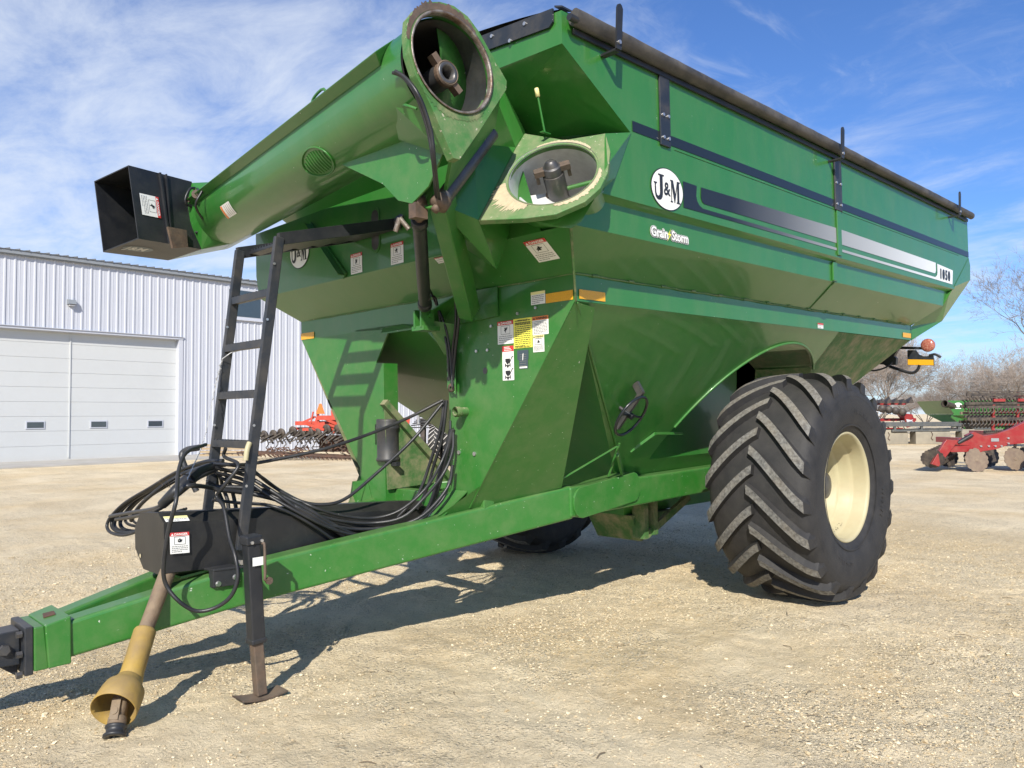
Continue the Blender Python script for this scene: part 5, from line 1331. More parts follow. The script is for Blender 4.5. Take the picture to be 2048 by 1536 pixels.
fb = np.array([(4, 6, 7), (4, 7, 8), (4, 8, 9), (4, 9, 6), (6, 2, 7), (7, 1, 8), (8, 3, 9), (9, 0, 6), (6, 0, 2), (7, 2, 1), (8, 1, 3), (9, 3, 0), (5, 2, 0), (5, 1, 2), (5, 3, 1), (5, 0, 3)])
P = base[None] * (1 + R_.uniform(-.28, .28, (nst, 10, 1))) * sz[:, None, None] * np.stack([R_.uniform(.8, 1.6, nst), R_.uniform(.7, 1.2, nst), R_.uniform(.45, .8, nst)], 1)[:, None, :]
an = R_.uniform(0, 6.28, nst); ca, sa = np.cos(an)[:, None], np.sin(an)[:, None]
Px = P[:, :, 0] * ca - P[:, :, 1] * sa + rx[:, None]; Py = P[:, :, 0] * sa + P[:, :, 1] * ca + ry[:, None]; Pz = P[:, :, 2] + (gz(rx, ry) + sz * .25)[:, None]
sv = np.stack([Px.ravel(), Py.ravel(), Pz.ravel()], 1); sf = (fb[None] + 10 * np.arange(nst)[:, None, None]).reshape(-1, 3)
smi = np.repeat((R_.rand(nst) < .45).astype(int), len(fb))
tag(np_mesh('gravel', sv, sf, ['stone_pale', 'stone_tan'], False, smi), 'loose gravel stones scattered over the yard', kind='stuff')
# straw bits and twigs
mat('straw', (.20, .15, .09), .9)
q = MB(); R = random.Random(9)
for k in range(150):
    x, y = R.uniform(-3.6, 5.5), R.uniform(-4.3, 3.5); L_ = R.uniform(.02, .11) * (1.8 if k < 10 else 1); a = R.uniform(0, 6.28); z0 = float(gz(x, y)) + .007
    q.tube([(x, y, z0), (x + L_ * .5 * math.cos(a) , y + L_ * .5 * math.sin(a) + R.uniform(-.01, .01), z0 + .006), (x + L_ * math.cos(a + .2), y + L_ * math.sin(a + .2), z0)], R.uniform(.0012, .003), 4, sub=2)
tag(q.build('straw_litter', 'straw'), 'dry straw and twig bits littering the gravel', kind='stuff')

# ================================================================== SHED
B0 = (8.78, 26.84, 0.0)
mat('white_steel', (.50, .52, .57), .38, col2=(.46, .48, .53), nscale=.6, spec=.4, dust=.05)
mat('door_white', (.53, .545, .54), .5, col2=(.50, .515, .51), nscale=.7, dust=.05)
mat('grey_trim', (.24, .26, .28), .45)
mat('roof_grey', (.16, .17, .18), .5)
mat('window_dark', (.05, .07, .085), .12, spec=.8)
mat('concrete', (.42, .40, .36), .9, col2=(.34, .32, .28), nscale=1.2, namt=.9, bump=.2)
shed = empty('machine_shed', B0, math.radians(3), 'long white ribbed metal shed with wide overhead door and grey roof edge', 'shed')
def bpart(mb, name, mats, parent=None, bevel=0): return mb.build(name, mats, parent or shed, bevel, off=(0, 0, 0))
def ribbed(x0, x1, z0, z1, q):
    n = int(round((x1 - x0) / .1524)); st = (x1 - x0) / n; pr = []
    x = x0
    for k in range(n):
        if k % 2 == 0: pr += [(x, 0), (x + st * .28, 0), (x + st * .42, -.028), (x + st * .72, -.028), (x + st * .86, 0)]
        else: pr += [(x, 0), (x + st * .38, 0), (x + st * .43, -.008), (x + st * .53, -.008), (x + st * .58, 0)]
        x += st
    pr.append((x1, 0)); vs = []
    for a, b in pr: vs += [(a, b, z0), (a, b, z1)]
    q.add(vs, [(2 * i, 2 * i + 2, 2 * i + 3, 2 * i + 1) for i in range(len(pr) - 1)])
XL, XR, DX0, DX1, DH, EV = -24.0, 22.0, -9.4, 0.0, 4.62, 7.18
q = MB(); ribbed(XL, DX0 - .12, 0.02, EV, q); ribbed(DX0 - .12, DX1 + .12, DH + .10, EV, q); ribbed(DX1 + .12, XR, 0.02, EV, q)
q.add([(XL, .1, 0), (XL, 16, 0), (XL, 16, EV), (XL, 8, EV + 2), (XL, .1, EV)], [(0, 1, 2, 3, 4)]); q.add([(XR, .0, 0), (XR, 16, 0), (XR, 16, EV), (XR, 8, EV + 2), (XR, .0, EV)], [(0, 1, 2, 3, 4)]); q.add([(XL, 16, 0), (XR, 16, 0), (XR, 16, EV), (XL, 16, EV)], [(0, 1, 2, 3)])
bpart(q, 'wall', 'white_steel')
q = MB(); q.box(XL - .1, XR + .1, -.16, .02, EV, EV + .14)
q.box(XL - .1, XR + .1, -.10, .0, EV - .04, EV)
bpart(q, 'eave_trim', 'grey_trim')
q = MB(); q.hull([(XL - .1, -.2, EV + .14), (XR + .1, -.2, EV + .14), (XL - .1, 8, EV + 1.05), (XR + .1, 8, EV + 1.05), (XL - .1, 16.2, EV + .14), (XR + .1, 16.2, EV + .14)])
for k in range(int((XR - XL) / .3048)):
    x = XL + k * .3048; q.prism([(x, -.205, EV + .13), (x + .05, -.205, EV + .13), (x + .04, -.205, EV + .185), (x + .01, -.205, EV + .185)], (0, 1.5, .17))
bpart(q, 'roof', 'roof_grey')
q = MB(); q.box(DX0 - .12, DX1 + .12, -.06, .06, DH + .0, DH + .10); q.box(DX0 - .14, DX1 + .14, -.10, -.03, DH + .085, DH + .105)
for x in (DX0, DX1): q.box(x - .04 if x == DX1 else x - .12, x + .12 if x == DX1 else x + .04, -.04, .35, 0, DH)
q.box(DX0 - .02, DX1 + .02, .0, .32, DH - .02, DH + .0)
bpart(q, 'door_frame', 'white_steel')
q = MB(); z = 0.02; ph = (DH) / 8.85
while z < DH:
    z1 = min(z + ph, DH); q.hull([(DX0, .22, z + .008), (DX1, .22, z + .008), (DX0, .22, z1 - .008), (DX1, .22, z1 - .008), (DX0, .235, z), (DX1, .235, z), (DX0, .235, z1), (DX1, .235, z1)]); z = z1
dr = bpart(q, 'overhead_door', 'door_white')
for x in (-5.27, -3.18, -1.11, -7.35):
    q = MB(); q.box(x - .03, x + .57, .195, .222, 1.15, 1.43); fo = bpart(q, 'window_frame', 'white_steel', dr)
    q = MB(); q.box(x + .01, x + .53, .185, .194, 1.19, 1.39); bpart(q, 'pane', 'window_dark', fo)
q = MB(); q.box(-3.93, -3.89, .19, .22, .1, DH - .02); bpart(q, 'door_seam', 'door_white', dr)
q = MB(); q.box(1.95, 3.57, -.05, .0, 5.66, 6.97); wf = bpart(q, 'window', 'white_steel')
q = MB(); q.box(2.04, 3.48, -.06, -.051, 5.76, 6.87); bpart(q, 'pane', 'window_dark', wf)
q = MB(); q.box(1.9, 3.62, -.10, -.0, 5.60, 5.66); bpart(q, 'window_sill', 'white_steel', wf)
q = MB(); q.hull([(-4.12, -.0, 5.60), (-3.86, -.0, 5.60), (-4.12, -.0, 5.80), (-3.86, -.0, 5.80), (-4.12, -.22, 5.62), (-3.86, -.22, 5.62), (-4.12, -.16, 5.78), (-3.86, -.16, 5.78)]); wl_ = bpart(q, 'wall_light', 'grey_trim')
q = MB(); q.box(-4.08, -3.90, -.18, -.02, 5.56, 5.60); bpart(q, 'lamp_glass', 'white_plastic', wl_)
q = MB(); q.box(5.36, 5.44, -.06, -.0, .02, EV); bpart(q, 'downspout', 'white_steel')
q = MB(); q.box(DX0 - 3, 1.4, -3.4, .1, -.05, .035); ap = q.build('concrete_apron', 'concrete'); ap.location = B0; ap.rotation_euler = (0, 0, math.radians(3)); tag(ap, 'concrete slab in front of the overhead door', kind='structure')

# ================================================================== YARD MACHINES
RZ = math.atan2(-0.698330, 0.715749)
def site(name, x, y, label, cat, group=None, rz=RZ): return empty(name, (x, y, 0), rz, label, cat, group)
def lp(mb, name, mats, parent, bevel=0): return mb.build(name, mats, parent, bevel, off=(0, 0, 0))
mat('red_paint', (.27, .014, .016), .4, col2=(.22, .013, .014), dust=.15, coat=.2)
mat('orange_red', (.46, .045, .02), .45, col2=(.36, .035, .015), dust=.12)
mat('dark_iron', (.018, .017, .017), .55, col2=(.05, .036, .03), nscale=8, namt=.9, dust=.25)
mat('disc_steel', (.26, .20, .14), .6, metal=.2, col2=(.18, .13, .10), nscale=6, namt=.8)
mat('dark_grey_steel', (.075, .085, .09), .5, dust=.2)
mat('sign_orange', (.85, .16, .02), .5)
mat('block_concrete', (.30, .27, .21), .95, col2=(.22, .20, .16), nscale=1.6, namt=.9, bump=.3)
mat('pallet_wood', (.38, .29, .18), .9, col2=(.27, .2, .13))
def scallop(mb, c, nrm, r, mi=0, teeth=14, th=.012):
    c, nrm = V(c), V(nrm).normalized(); u = nrm.cross(V(0, 0, 1)).normalized(); v = u.cross(nrm); P_ = []
    for k in range(teeth * 4):
        a = 2 * math.pi * k / (teeth * 4); rr_ = r * (1 - .085 * (k % 4 == 0) - .02 * (k % 2)); P_.append(c + (u * math.cos(a) + v * math.sin(a)) * rr_)
    mb.prism(P_, nrm * th, mi)
# --- compact disc harrow, right
hx = site('disc_harrow', 19.4, 1.72, 'bright red disc harrow with scalloped discs and a slatted roller at the right edge', 'disc harrow')
q = MB()
q.prism([(-.62, -.25, .60), (-.66, -.25, .72), (-.38, -.25, .98), (-.18, -.25, 1.0), (-.20, -.25, 1.12), (.0, -.25, 1.22), (.25, -.25, 1.10), (.55, -.25, 1.14), (.95, -.25, 1.30), (1.5, -.25, 1.62), (2.4, -.25, 1.75), (2.4, -.25, .92), (1.5, -.25, .88), (.9, -.25, .82), (.55, -.25, .68), (.2, -.25, .62), (.05, -.25, .52), (-.1, -.25, .60)], (0, .14, 0))
q.beam((.4, -.2, .9), (.4, 2.2, .9), .18, .18); q.beam((1.6, -.2, 1.1), (1.6, 2.6, 1.1), .18, .18)
q.box(.25, 1.3, .9, 1.1, .78, .98)
fr_ = lp(q, 'main_frame', 'red_paint', hx, .01)
q = MB()
for x, z in ((.15, .78), (.35, .78), (.52, .78), (.68, .78), (.86, .86), (.86, 1.02), (1.40, .88), (1.40, 1.12)): q.cyl((x, -.25, z), (x, -.28, z), .028, .028, 10)
q.box(.42, .62, -.262, -.256, .92, 1.02); lp(q, 'bolt', 'bright_steel', fr_)
q = MB(); q.prism([(-.85, -.35, .88), (-.78, -.35, .98), (-.52, -.35, .98), (-.50, -.35, .92), (-1.0, -.35, .17), (-1.18, -.35, .25)], (0, .10, 0)); q.beam((-.8, -.3, .93), (-.10, -.2, .86), .10, .14); lp(q, 'roller_arm', 'red_paint', hx, .008)
q = MB(); a, b = V(-1.10, -.25, .40), V(-.12, .9, .52)
dn = (b - a).normalized(); e1_ = dn.cross(V(0, 0, 1)).normalized(); e2_ = e1_.cross(dn)
for k in range(10): w_ = (e1_ * math.cos(k * .628) + e2_ * math.sin(k * .628)) * .27; q.beam(a + w_, b + w_, .04, .012, w_)
for k in range(6): scallop(q, a.lerp(b, k / 5), dn, .29, 0, 16, .012)
lp(q, 'cage_roller', 'dark_iron', hx)
for x, y, r_, zz in ((.0, -.30, .37, .36), (1.12, -.1, .36, .38), (.45, .55, .36, .36), (.85, .9, .36, .36), (1.7, .3, .36, .38), (.2, 1.4, .36, .36), (1.4, 1.5, .36, .36)):
    q = MB(); scallop(q, (x, y, zz), (.25, -1, .12), r_); q.cyl((x, y - .03, zz), (x, y + .08, zz), .05, .05, 10); q.beam((x + .02, y + .08, zz), (x + .10, y + .12, .85), .05, .06); lp(q, 'scalloped_disc', 'disc_steel' if y < .2 else 'dark_iron', hx)
q = MB(); q.cyl((-.46, -.28, .88), (-.08, -.28, 1.13), .055, .055, 14); q.cyl((-.62, -.28, .78), (-.44, -.28, .89), .025, .025, 8); lp(q, 'hydraulic_cylinder', 'black_paint', hx)
q = MB(); q.beam((.35, -.1, 1.18), (.95, .0, 1.22), .10, .05)
for k in range(12): q.box(.36 + k * .05, .38 + k * .05, -.12, -.04, 1.2, 1.26)
lp(q, 'spring_bank', 'dark_iron', hx)
q = MB(); q.lathe([(0, -.10), (.30, -.10), (.38, -.05), (.38, .05), (.30, .10), (0, .10)], (1.55, -.55, .38), (0, 1, 0), 28); lp(q, 'gauge_wheel', 'rubber', hx)
hx.scale = (1, 1, .84)
# --- concrete blocks and steel platform
for i, (px, py, w_, dx) in enumerate(((36.6, 10.1, 1.75, 0), (38.0, 8.6, 1.7, 0), (39.5, 7.0, 1.7, 0))):
    o = site('concrete_block', px, py, ('pale concrete block carrying the left end of the grey steel platform, beside the big tyre', 'shadowed concrete block under the middle of the grey steel platform', 'concrete block under the right end of the platform, behind the red disc harrow')[i], 'concrete block', 'concrete blocks under the platform')
    q = MB(); q.hull([(-w_ / 2 + a, b, c) for a in (0, w_) for b in (-.3, .3) for c in (0, .55)] + [(-w_ / 2 + a, b, .72) for a in (.08, w_ - .08) for b in (-.22, .22)]); lp(q, 'block', 'block_concrete', o, .02)
    q = MB(); q.tube([(-.1, -.31, .6), (-.05, -.33, .45), (-.12, -.33, .3), (-.03, -.33, .2)], .015, 6); lp(q, 'lifting_eye', 'rusty_brown', o)
o = site('steel_platform', 38.1, 8.7, 'dark grey steel flatbed platform lying across concrete blocks', 'platform')
q = MB(); q.box(-2.3, 2.6, -.5, 1.5, .86, 1.06); lp(q, 'deck', 'dark_grey_steel', o, .01)
q = MB(); q.box(-2.0, 2.0, -.45, -.35, .62, .72); q.box(-2.0, 2.0, 1.2, 1.3, .62, .72)
for x in (-1.9, -.6, 1.2, 2.0): q.box(x, x + .1, -.46, -.34, .62, .88)
q.box(2.0, 3.0, -.5, .3, .7, .84); q.beam((1.9, -.4, .84), (2.2, -.4, .45), .12, .12); lp(q, 'under_frame', 'dark_grey_steel', o)
# --- second green cart, behind
o = site('grain_cart', 43.2, 8.5, 'small distant green grain cart standing behind the grey platform', 'grain cart')
q = MB(); q.hull([(-1.75, -1.2, 2.15), (5.5, -1.2, 2.15), (-1.25, -1.2, 1.45), (5.0, -1.2, 1.45), (-1.75, 1.6, 2.15), (5.5, 1.6, 2.15), (-1.25, 1.6, 1.45), (5.0, 1.6, 1.45)]); q.hull([(-1.25, -1.15, 1.44), (5.0, -1.15, 1.44), (-.2, -.6, .75), (4.0, -.6, .75), (-1.25, 1.55, 1.44), (5.0, 1.55, 1.44), (-.2, .9, .75), (4.0, .9, .75)])
q.box(-1.72, 5.45, -1.22, -1.18, 1.78, 1.84); q.box(-1.3, 5.0, -1.20, -1.12, 1.38, 1.46); tk_ = lp(q, 'tank', 'green_paint', o)
q = MB(); q.beam((-1.3, -1.1, 1.4), (-.35, -.8, .72), .06, .3); q.beam((-.2, -.9, .75), (3.8, -.9, .72), .14, .14); q.beam((-.3, -.9, .74), (-.9, -.9, .45), .1, .1); lp(q, 'chassis', 'green_frame', o)
q = MB(); q.cyl((-1.9, -1.5, 2.0), (-1.2, -1.1, 1.85), .15, .15, 20, cap=False); q.lathe([(.16, 0), (.20, .0), (.20, .04), (.14, .04)], (-1.9, -1.5, 2.0), (1, .5, -.25), 20); lp(q, 'auger_mouth', 'dark_iron', o)
q = MB(); oval(q, (-1.05, -1.225, 1.92), (1, 0, 0), (0, 0, 1), .2, .12, 0); q.box(-1.2, -.9, -1.225, -1.222, 1.72, 1.76); sub(q, 'badge', 'white_film', tk_)
for x in (2.2,):
    q = MB(); q.lathe([(0, -.3), (.6, -.3), (.72, -.15), (.72, .15), (.6, .3), (0, .3)], (x, -1.0, .72), (0, 1, 0), 28); lp(q, 'wheel', 'rubber', o)
# --- folded tillage wings
def tine_rows(o, rows, x0, x1, R, redbits=True, tinec='dark_iron'):
    for (y, z, kind) in rows:
        q = MB(); n = int((x1 - x0) / .16)
        q.beam((x0, y, z), (x1, y, z), .12, .12)
        if kind == 0:
            for dz in (.12, -.12): q.beam((x0, y, z + dz), (x1, y, z + dz), .04, .04)
            for k in range(int((x1 - x0) / .5)): q.beam((x0 + k * .5, y, z + .12), (x0 + k * .5 + .25, y, z - .12), .03, .03)
        else:
            for k in range(n):
                x = x0 + .1 + k * .16; s_ = -1 if kind == 1 else 1
                q.tube([(x, y - .02, z), (x + .06, y - .06, z + s_ * .10), (x + .03, y - .10, z + s_ * .20), (x - .07, y - .08, z + s_ * .28)], .028, 5, sub=2)
        lp(q, 'tine_bar', tinec if kind != 3 else 'disc_steel', o)
o = site('folded_cultivator', 35.6, 4.7, 'folded cultivator wings with rows of dark curved tines and red brackets above the disc harrow', 'cultivator')
tine_rows(o, [(0, 2.30, 0), (.1, 1.92, 2), (.0, 1.76, 1), (.5, 1.80, 2), (.2, 1.36, 2), (0, 1.24, 1), (.5, 1.5, 3), (.4, .95, 2), (.6, 1.12, 1)], -1.75, 4.5, random.Random(3))
q = MB()
for x in (-.6, .45, 1.2, 2.2, 3.2): q.beam((x, .1, .75), (x + .1, .1, 2.38), .10, .10); q.beam((x, 0, 2.05), (x + .5, 0, 2.05), .10, .12)
q.beam((-.3, .15, 1.55), (4, .15, 1.5), .09, .09); q.beam((-.4, .15, 1.0), (4, .15, 1.05), .09, .09); q.box(.4, 3.5, .0, .2, 2.18, 2.30); lp(q, 'wing_frame', 'red_paint', o)
q = MB(); q.lathe([(0, -.12), (.3, -.12), (.36, 0), (.3, .12), (0, .12)], (1.2, -.2, .5), (0, 1, 0), 20); q.lathe([(0, -.12), (.3, -.12), (.36, 0), (.3, .12), (0, .12)], (2.6, -.2, .5), (0, 1, 0), 20); lp(q, 'wheel', 'rubber', o)
# --- heap of red header parts, left of the green cart
o = site('row_crop_header', 39.2, 11.4, 'red and black crop header with pointed snouts just right of the big tyre', 'header')
q = MB(); q.box(-1.0, 1.4, 0, .3, 1.95, 2.12); q.box(-.6, .9, -.6, .2, .55, .75); q.box(-.3, 1.8, -.2, .4, 1.1, 1.25); q.hull([(.95, -.6, 1.5), (1.4, -.6, 1.45), (1.6, -.6, .9), (1.1, -.6, .75), (.95, .2, 1.5), (1.6, .2, .9)]); lp(q, 'header_frame', 'red_paint', o)
q = MB()
for k in range(7): x = -1.0 + k * .38; q.hull([(x, -.5, 2.05 - (k % 2) * .05), (x + .28, -.5, 2.05), (x + .14, -.5, 2.38 - (k % 3) * .06), (x + .1, .3, 2.0), (x + .2, .3, 2.2)])
for k in range(4): x = -.2 + k * .35; q.lathe([(0, -.05), (.17, -.05), (.2, .05), (0, .08)], (x, -.7, 1.75 - k * .06), (.3, 1, 0), 16)
lp(q, 'snout', 'dark_iron', o)
q = MB(); R = random.Random(6)
for k in range(26): x = R.uniform(-.9, 1.4); z = R.uniform(.5, 1.7); q.beam((x, R.uniform(-.7, .3), z), (x + R.uniform(-.5, .5), R.uniform(-.7, .3), z + R.uniform(-.5, .4)), .035, .035)
lp(q, 'linkage', 'rusty_brown', o)
q = MB()
for k in range(12): x = R.uniform(-.9, 1.4); z = R.uniform(.6, 1.7); q.beam((x, -.75, z), (x + R.uniform(-.4, .4), -.8, z + R.uniform(-.4, .2)), .05, .03)
q.hull([(1.05, -.65, 1.2), (1.35, -.65, 1.15), (1.4, -.65, .95), (1.1, -.65, 1.0), (1.2, -.6, 1.1)]); q.box(.3, .75, .5, .9, 1.7, 2.2); lp(q, 'white_guard', 'white_plastic', o)
q = MB(); q.beam((-.5, -.8, .2), (-.45, -.8, .85), .03, .03)
for k in range(3): q.beam((-1.0, -.7, .35 + k * .13), (.2, -.7, .25 + k * .1), .05, .08)
lp(q, 'red_skid', 'red_paint', o)
# --- strip-till bar near the shed, seen between ladder and leg
o = site('row_cultivator', 10.65, 20.69, 'orange-red row cultivator with black wheels and a slow-vehicle triangle in front of the shed', 'cultivator')
q = MB(); q.box(-.2, 1.9, .1, .3, 1.22, 1.36); q.box(.62, 1.55, -.1, .1, 1.40, 1.56); q.beam((.0, .2, 1.30), (.5, .2, 1.52), .07, .07)
for x in (.68, 1.2, 1.5): q.beam((x, 0, .9), (x - .05, 0, 1.75), .08, .08)
q.beam((.3, .1, 1.0), (.45, .1, 1.7), .05, .05); q.hull([(1.0, -.1, 1.2), (1.9, -.1, 1.2), (1.1, .2, 1.42), (1.9, .2, 1.5), (1.0, .2, .95), (1.9, -.1, .95)]); q.box(-.4, 1.9, .3, .42, 1.05, 1.14); q.box(.1, 1.9, -.05, .05, 1.02, 1.12); q.beam((.2, 0, 1.28), (.9, -.1, 1.05), .09, .09); q.beam((.9, 0, 1.45), (1.7, -.2, 1.1), .10, .10); q.beam((.5, 0, .95), (.62, 0, 1.5), .09, .09); q.hull([(.55, -.1, 1.02), (.95, -.1, 1.0), (.6, -.1, 1.3), (.9, -.1, 1.34), (.7, .1, 1.1)]); lp(q, 'toolbar', 'orange_red', o)
q = MB(); q.beam((.76, -.12, 1.5), (.76, -.12, 1.75), .04, .04); lp(q, 'sign_post', 'dark_iron', o)
q = MB(); q.prism([(.60, -.14, 1.62), (.92, -.14, 1.62), (.80, -.14, 1.98), (.72, -.14, 1.98)], (0, .01, 0)); lp(q, 'slow_vehicle_sign', 'sign_orange', o)
R0_ = random.Random(4)
for k in range(10):
    x = -1.35 + k * .34 + R0_.uniform(-.06, .06); q = MB(); yo = .35 - k * .07; hz_ = R0_.uniform(-.06, .10)
    q.lathe([(0, -.04), (.17, -.04), (.19, 0), (.17, .04), (0, .04)], (x, yo, .90 + .012 * k + hz_), (.55, 1, .2), 18)
    q.beam((x + .02, yo - .08, .95 + hz_), (x - .42, yo - .12, .70), .045, .05); q.beam((x + .02, yo - .10, .84 + hz_), (x - .40, yo - .14, .60), .04, .04); q.beam((x - .1, yo - .1, .6), (x + .3, yo - .1, .98 + hz_), .05, .04); q.beam((x + .1, yo, .9), (x + .32, yo + .05, .55), .06, .07); q.tube([(x + .1, yo - .1, .75), (x + .2, yo - .12, .55), (x + .1, yo - .12, .42), (x + .2, yo - .1, .32)], .02, 5, sub=2)
    lp(q, 'row_unit', 'dark_iron', o)
q = MB(); R = random.Random(8)
for k in range(60): x = R.uniform(-1.6, 2.0); y = R.uniform(-.6, .5); q.beam((x, y, R.uniform(.12, .5)), (x + R.uniform(.15, .5), y + R.uniform(-.1, .1), R.uniform(.05, .5)), .03, .03)
for y in (-.7, -.3, .1, .5):
    q.beam((-2.0, y, .30), (2.0, y - .1, .10), .04, .04)
    for k in range(26): q.beam((-2.0 + k * .155, y, .32 - k * .008), (-1.9 + k * .155, y - .06, .18 - k * .008), .025, .025)
lp(q, 'chopper_reel', 'rusty_brown', o)
q = MB(); q.box(.6, 2.3, .35, .42, .25, .85); lp(q, 'side_shield', 'rusty_brown', o)
for i, x in enumerate((10.3, 9.75)):
    o = site('wooden_pallet', x, 24.4 + i * .8, ('light wooden pallet next to the rusty reel of the orange-red cultivator', 'left-hand wooden pallet behind the black ladder, nearer the shed door')[i], 'pallet', 'wooden pallets by the shed')
    q = MB()
    for y in (-.5, 0, .5): q.box(-.6, .6, y - .04, y + .04, 0.0, .10)
    for k in range(6): q.box(-.6 + k * .2, -.45 + k * .2, -.55, .55, .10, .125)
    for k in range(3): q.box(-.6, .6, -.56, -.5, .16 + k * .12, .25 + k * .12)
    lp(q, 'boards', 'pallet_wood', o)
# --- black implement tractor with dual tyres
o = site('dual_wheel_tractor', 12.65, 15.52, 'black dual-wheeled machine with silver pipes seen through the front frame opening', 'tractor')
q = MB(); q.hull([(-.35, -.2, 1.35), (-.25, -.2, 1.62), (.1, -.2, 1.78), (1.2, -.2, 1.8), (1.3, -.2, 1.1), (.2, -.2, 1.0), (-.3, .8, 1.5), (1.3, .8, 1.7), (1.3, .8, 1.0), (-.1, .8, 1.0)])
q.box(-.45, -.30, -.3, .2, .50, 1.45); q.box(-.55, -.15, -.35, .25, .42, .62); q.box(.2, 1.2, -.1, 1.6, .75, 1.1); eb = lp(q, 'engine_bay', 'dark_iron', o, .02)
q = MB(); q.tube([(-.50, -.32, 1.25), (-.50, -.32, 1.55), (-.42, -.32, 1.64), (-.1, -.30, 1.66), (.3, -.3, 1.72), (.9, -.3, 1.74)], .045, 10); q.tube([(-.05, -.32, 1.2), (-.03, -.32, 1.45), (.02, -.3, 1.5)], .04, 8); lp(q, 'exhaust_pipe', 'bright_steel', o)
q = MB()
for k in range(10): z = 1.15 + .06 * k; q.tube([(-.8 + .05 * k, -.25, z), (-.3, -.36, z + .05 * math.sin(k)), (.3, -.34, z)], .018, 6)
lp(q, 'hose_run', 'hose', o)
q = MB(); q.hull([(-1.15, 0, 1.45), (-.8, 0, 1.50), (-.85, 0, 1.22), (-1.0, .1, 1.35)]); lp(q, 'red_shield', 'orange_red', o)
for x in (.05, .52, 1.05):
    q = MB(); C_ = V(x, -.25, .62); q.lathe([(.30, -.19), (.50, -.20), (.575, -.16), (.585, 0), (.575, .16), (.50, .20), (.30, .19)], C_, (1, 0, 0), 40)
    for k in range(22):
        for s_ in (-1, 1):
            vs = []
            for f in (0, .5, 1):
                a = 2 * math.pi * (k + .5 * (s_ > 0)) / 22 + .32 * f
                for da in (-.035, .035):
                    e = V(0, math.cos(a + da), math.sin(a + da)); vs.append(C_ + e * .62 + V(s_ * f * .18, 0, 0)); vs.append(C_ + e * .58 + V(s_ * f * .18, 0, 0))
            q.add(vs, [(0, 2, 6, 4), (4, 6, 10, 8)], 1); q.add(vs, [(0, 4, 5, 1), (4, 8, 9, 5), (2, 3, 7, 6), (6, 7, 11, 10), (8, 10, 11, 9)], 0)
    tw = lp(q, 'tyre', ['rubber', 'concrete'], o)
    q = MB(); q.lathe([(.30, -.15), (.28, -.05), (.1, 0), (0, 0)], C_, (1, 0, 0), 24); sub(q, 'rim', 'dark_iron', tw)

# ================================================================== TREES
mat('bark', (.25, .22, .19), .95, col2=(.10, .085, .07), nscale=3, namt=.9)
mat('twigs', (.34, .295, .26), .95, col2=(.25, .21, .18), nscale=.5, namt=.9)
def tree_mesh(seed, h, stems=1, spread=.5, twig=7, mid=0):
    R = random.Random(seed); tr = MB(); tw = MB()
    def seg(mb, a, b, r0, r1, n):
        d = (b - a).normalized(); e = d.orthogonal().normalized(); f = d.cross(e); vs = []
        for c, r in ((a, r0), (b, r1)):
            for k in range(n): t_ = 2 * math.pi * k / n; vs.append(c + (e * math.cos(t_) + f * math.sin(t_)) * r)
        mb.add(vs, [(k, (k + 1) % n, n + (k + 1) % n, n + k) for k in range(n)], 0, n > 3)
    def grow(p, d, L, r, lev):
        if lev > twig or L < .12: return
        n = 3 if lev < 4 else 2; seg_l = L / n
        for k in range(n):
            d2 = (d + V(R.uniform(-1, 1), R.uniform(-1, 1), R.uniform(-.4, .7)) * .14).normalized()
            q_ = p + d2 * seg_l; r1 = r * (.86 if lev < 3 else .80)
            seg(tr if lev < 4 else tw, p, q_, r, r1, 6 if lev < 3 else 3); p, d, r = q_, d2, r1
            if lev >= 1 and R.random() < .75:
                sd = d.cross(V(R.uniform(-1, 1), R.uniform(-1, 1), R.uniform(-1, 1))).normalized()
                grow(p, (d * .65 + sd * R.uniform(.6, 1.0) + V(0, 0, .12)).normalized(), L * R.uniform(.5, .72), max(r * .55, .006), lev + 1 + (R.random() < .25))
        for j in range(2 if R.random() < .7 else 3):
            sd = d.cross(V(R.uniform(-1, 1), R.uniform(-1, 1), R.uniform(-1, 1))).normalized()
            grow(p, (d + sd * R.uniform(.3, .75) + V(0, 0, .05)).normalized(), L * R.uniform(.66, .86), max(r * .68, .006), lev + 1)
    for s_ in range(stems):
        a = 2 * math.pi * s_ / max(stems, 1) + R.uniform(-.4, .4)
        d = V(math.cos(a) * spread * (stems > 1), math.sin(a) * spread * (stems > 1), 1).normalized()
        grow(V(0, 0, 0) + V(math.cos(a), math.sin(a), 0) * .18 * (stems > 1), d, h * .27, h * .022 / (1 if stems == 1 else 1.5), 0)
    return tr, tw
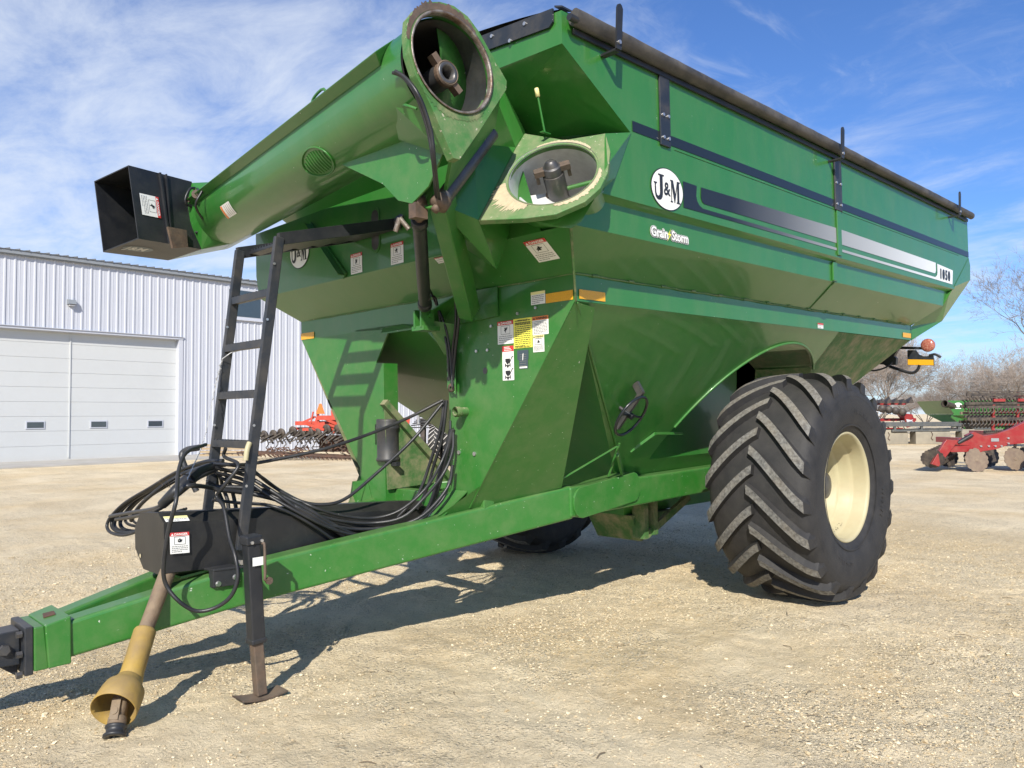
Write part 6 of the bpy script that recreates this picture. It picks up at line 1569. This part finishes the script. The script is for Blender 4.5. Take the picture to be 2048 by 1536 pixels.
def make_tree(name, seed, h, stems, spread, x, y, rz, label, group, twig=7, sc=1.0):
    o = empty(name, (x, y, 0), rz, label, 'tree', group); tr, tw = tree_mesh(seed, h, stems, spread, twig)
    lp(tr, 'trunk', 'bark', o); lp(tw, 'crown', 'twigs', o); o.scale = (sc, sc, sc); return o
def copy_tree(src, x, y, rz, sc, label, group):
    r = src.copy(); COL.objects.link(r); r.location = (x, y, 0); r.rotation_euler = (0, 0, rz); r.scale = (sc[0], sc[0], sc[1]); r['label'] = label; r['group'] = group
    for c in list(src.children):
        k = c.copy(); COL.objects.link(k); k.parent = r
    return r
G = 'bare trees beyond the yard'
tA = make_tree('bare_tree', 3, 8.2, 5, .62, 53.0, 17.3, 0, 'leafless tree with many grey stems fanning out behind the cart wheel and rear light', G, 7)
tB = make_tree('bare_tree', 12, 11.0, 1, .5, 49.6, 5.5, .5, 'tall leafless tree whose branches reach in from the right edge of the picture', G, 7)
tC = make_tree('bare_tree', 21, 7.6, 3, .5, 72.0, 15.0, 0, 'dense round leafless tree in the middle of the right-hand treeline', G, 6)
far = 'distant leafless tree in the hazy brown row on the horizon'
far_g = 'distant leafless trees on the horizon'
copy_tree(tC, 74.4, 18.2, 1.0, (.92, .88), 'leafless tree at the left end of the dense right-hand treeline', G)
copy_tree(tC, 76.0, 13.2, 2.2, (1.1, 1.08), 'dense leafless tree behind the folded cultivator, nearest the right edge', G)
copy_tree(tC, 70.0, 11.0, 3.9, (1.15, 1.15), 'leafless tree low behind the tall right-edge tree', G)
copy_tree(tC, 79.0, 17.2, 4.4, (1.15, 1.0), 'leafless tree half hidden behind the dense one left of centre in the right-hand treeline', G)
R = random.Random(17)
fars = [(97, 1805), (105, 1850), (95, 1700), (100, 1945), (104, 1985), (98, 2040)]
for i, (dp, px) in enumerate(fars):
    ux_ = (px - 1024) / 1569.232
    x = -3.504 + dp * (.69796489 + .71574879 * ux_ * 1.0); y = -4.651 + dp * (.71501949 - .69833022 * ux_)
    src = (tC, tA, tC)[i % 3]
    s_ = R.uniform(.58, .78)
    copy_tree(src, x, y, R.uniform(0, 6.28), (s_ * 1.2, s_ * R.uniform(.8, 1.0)), far, far_g)
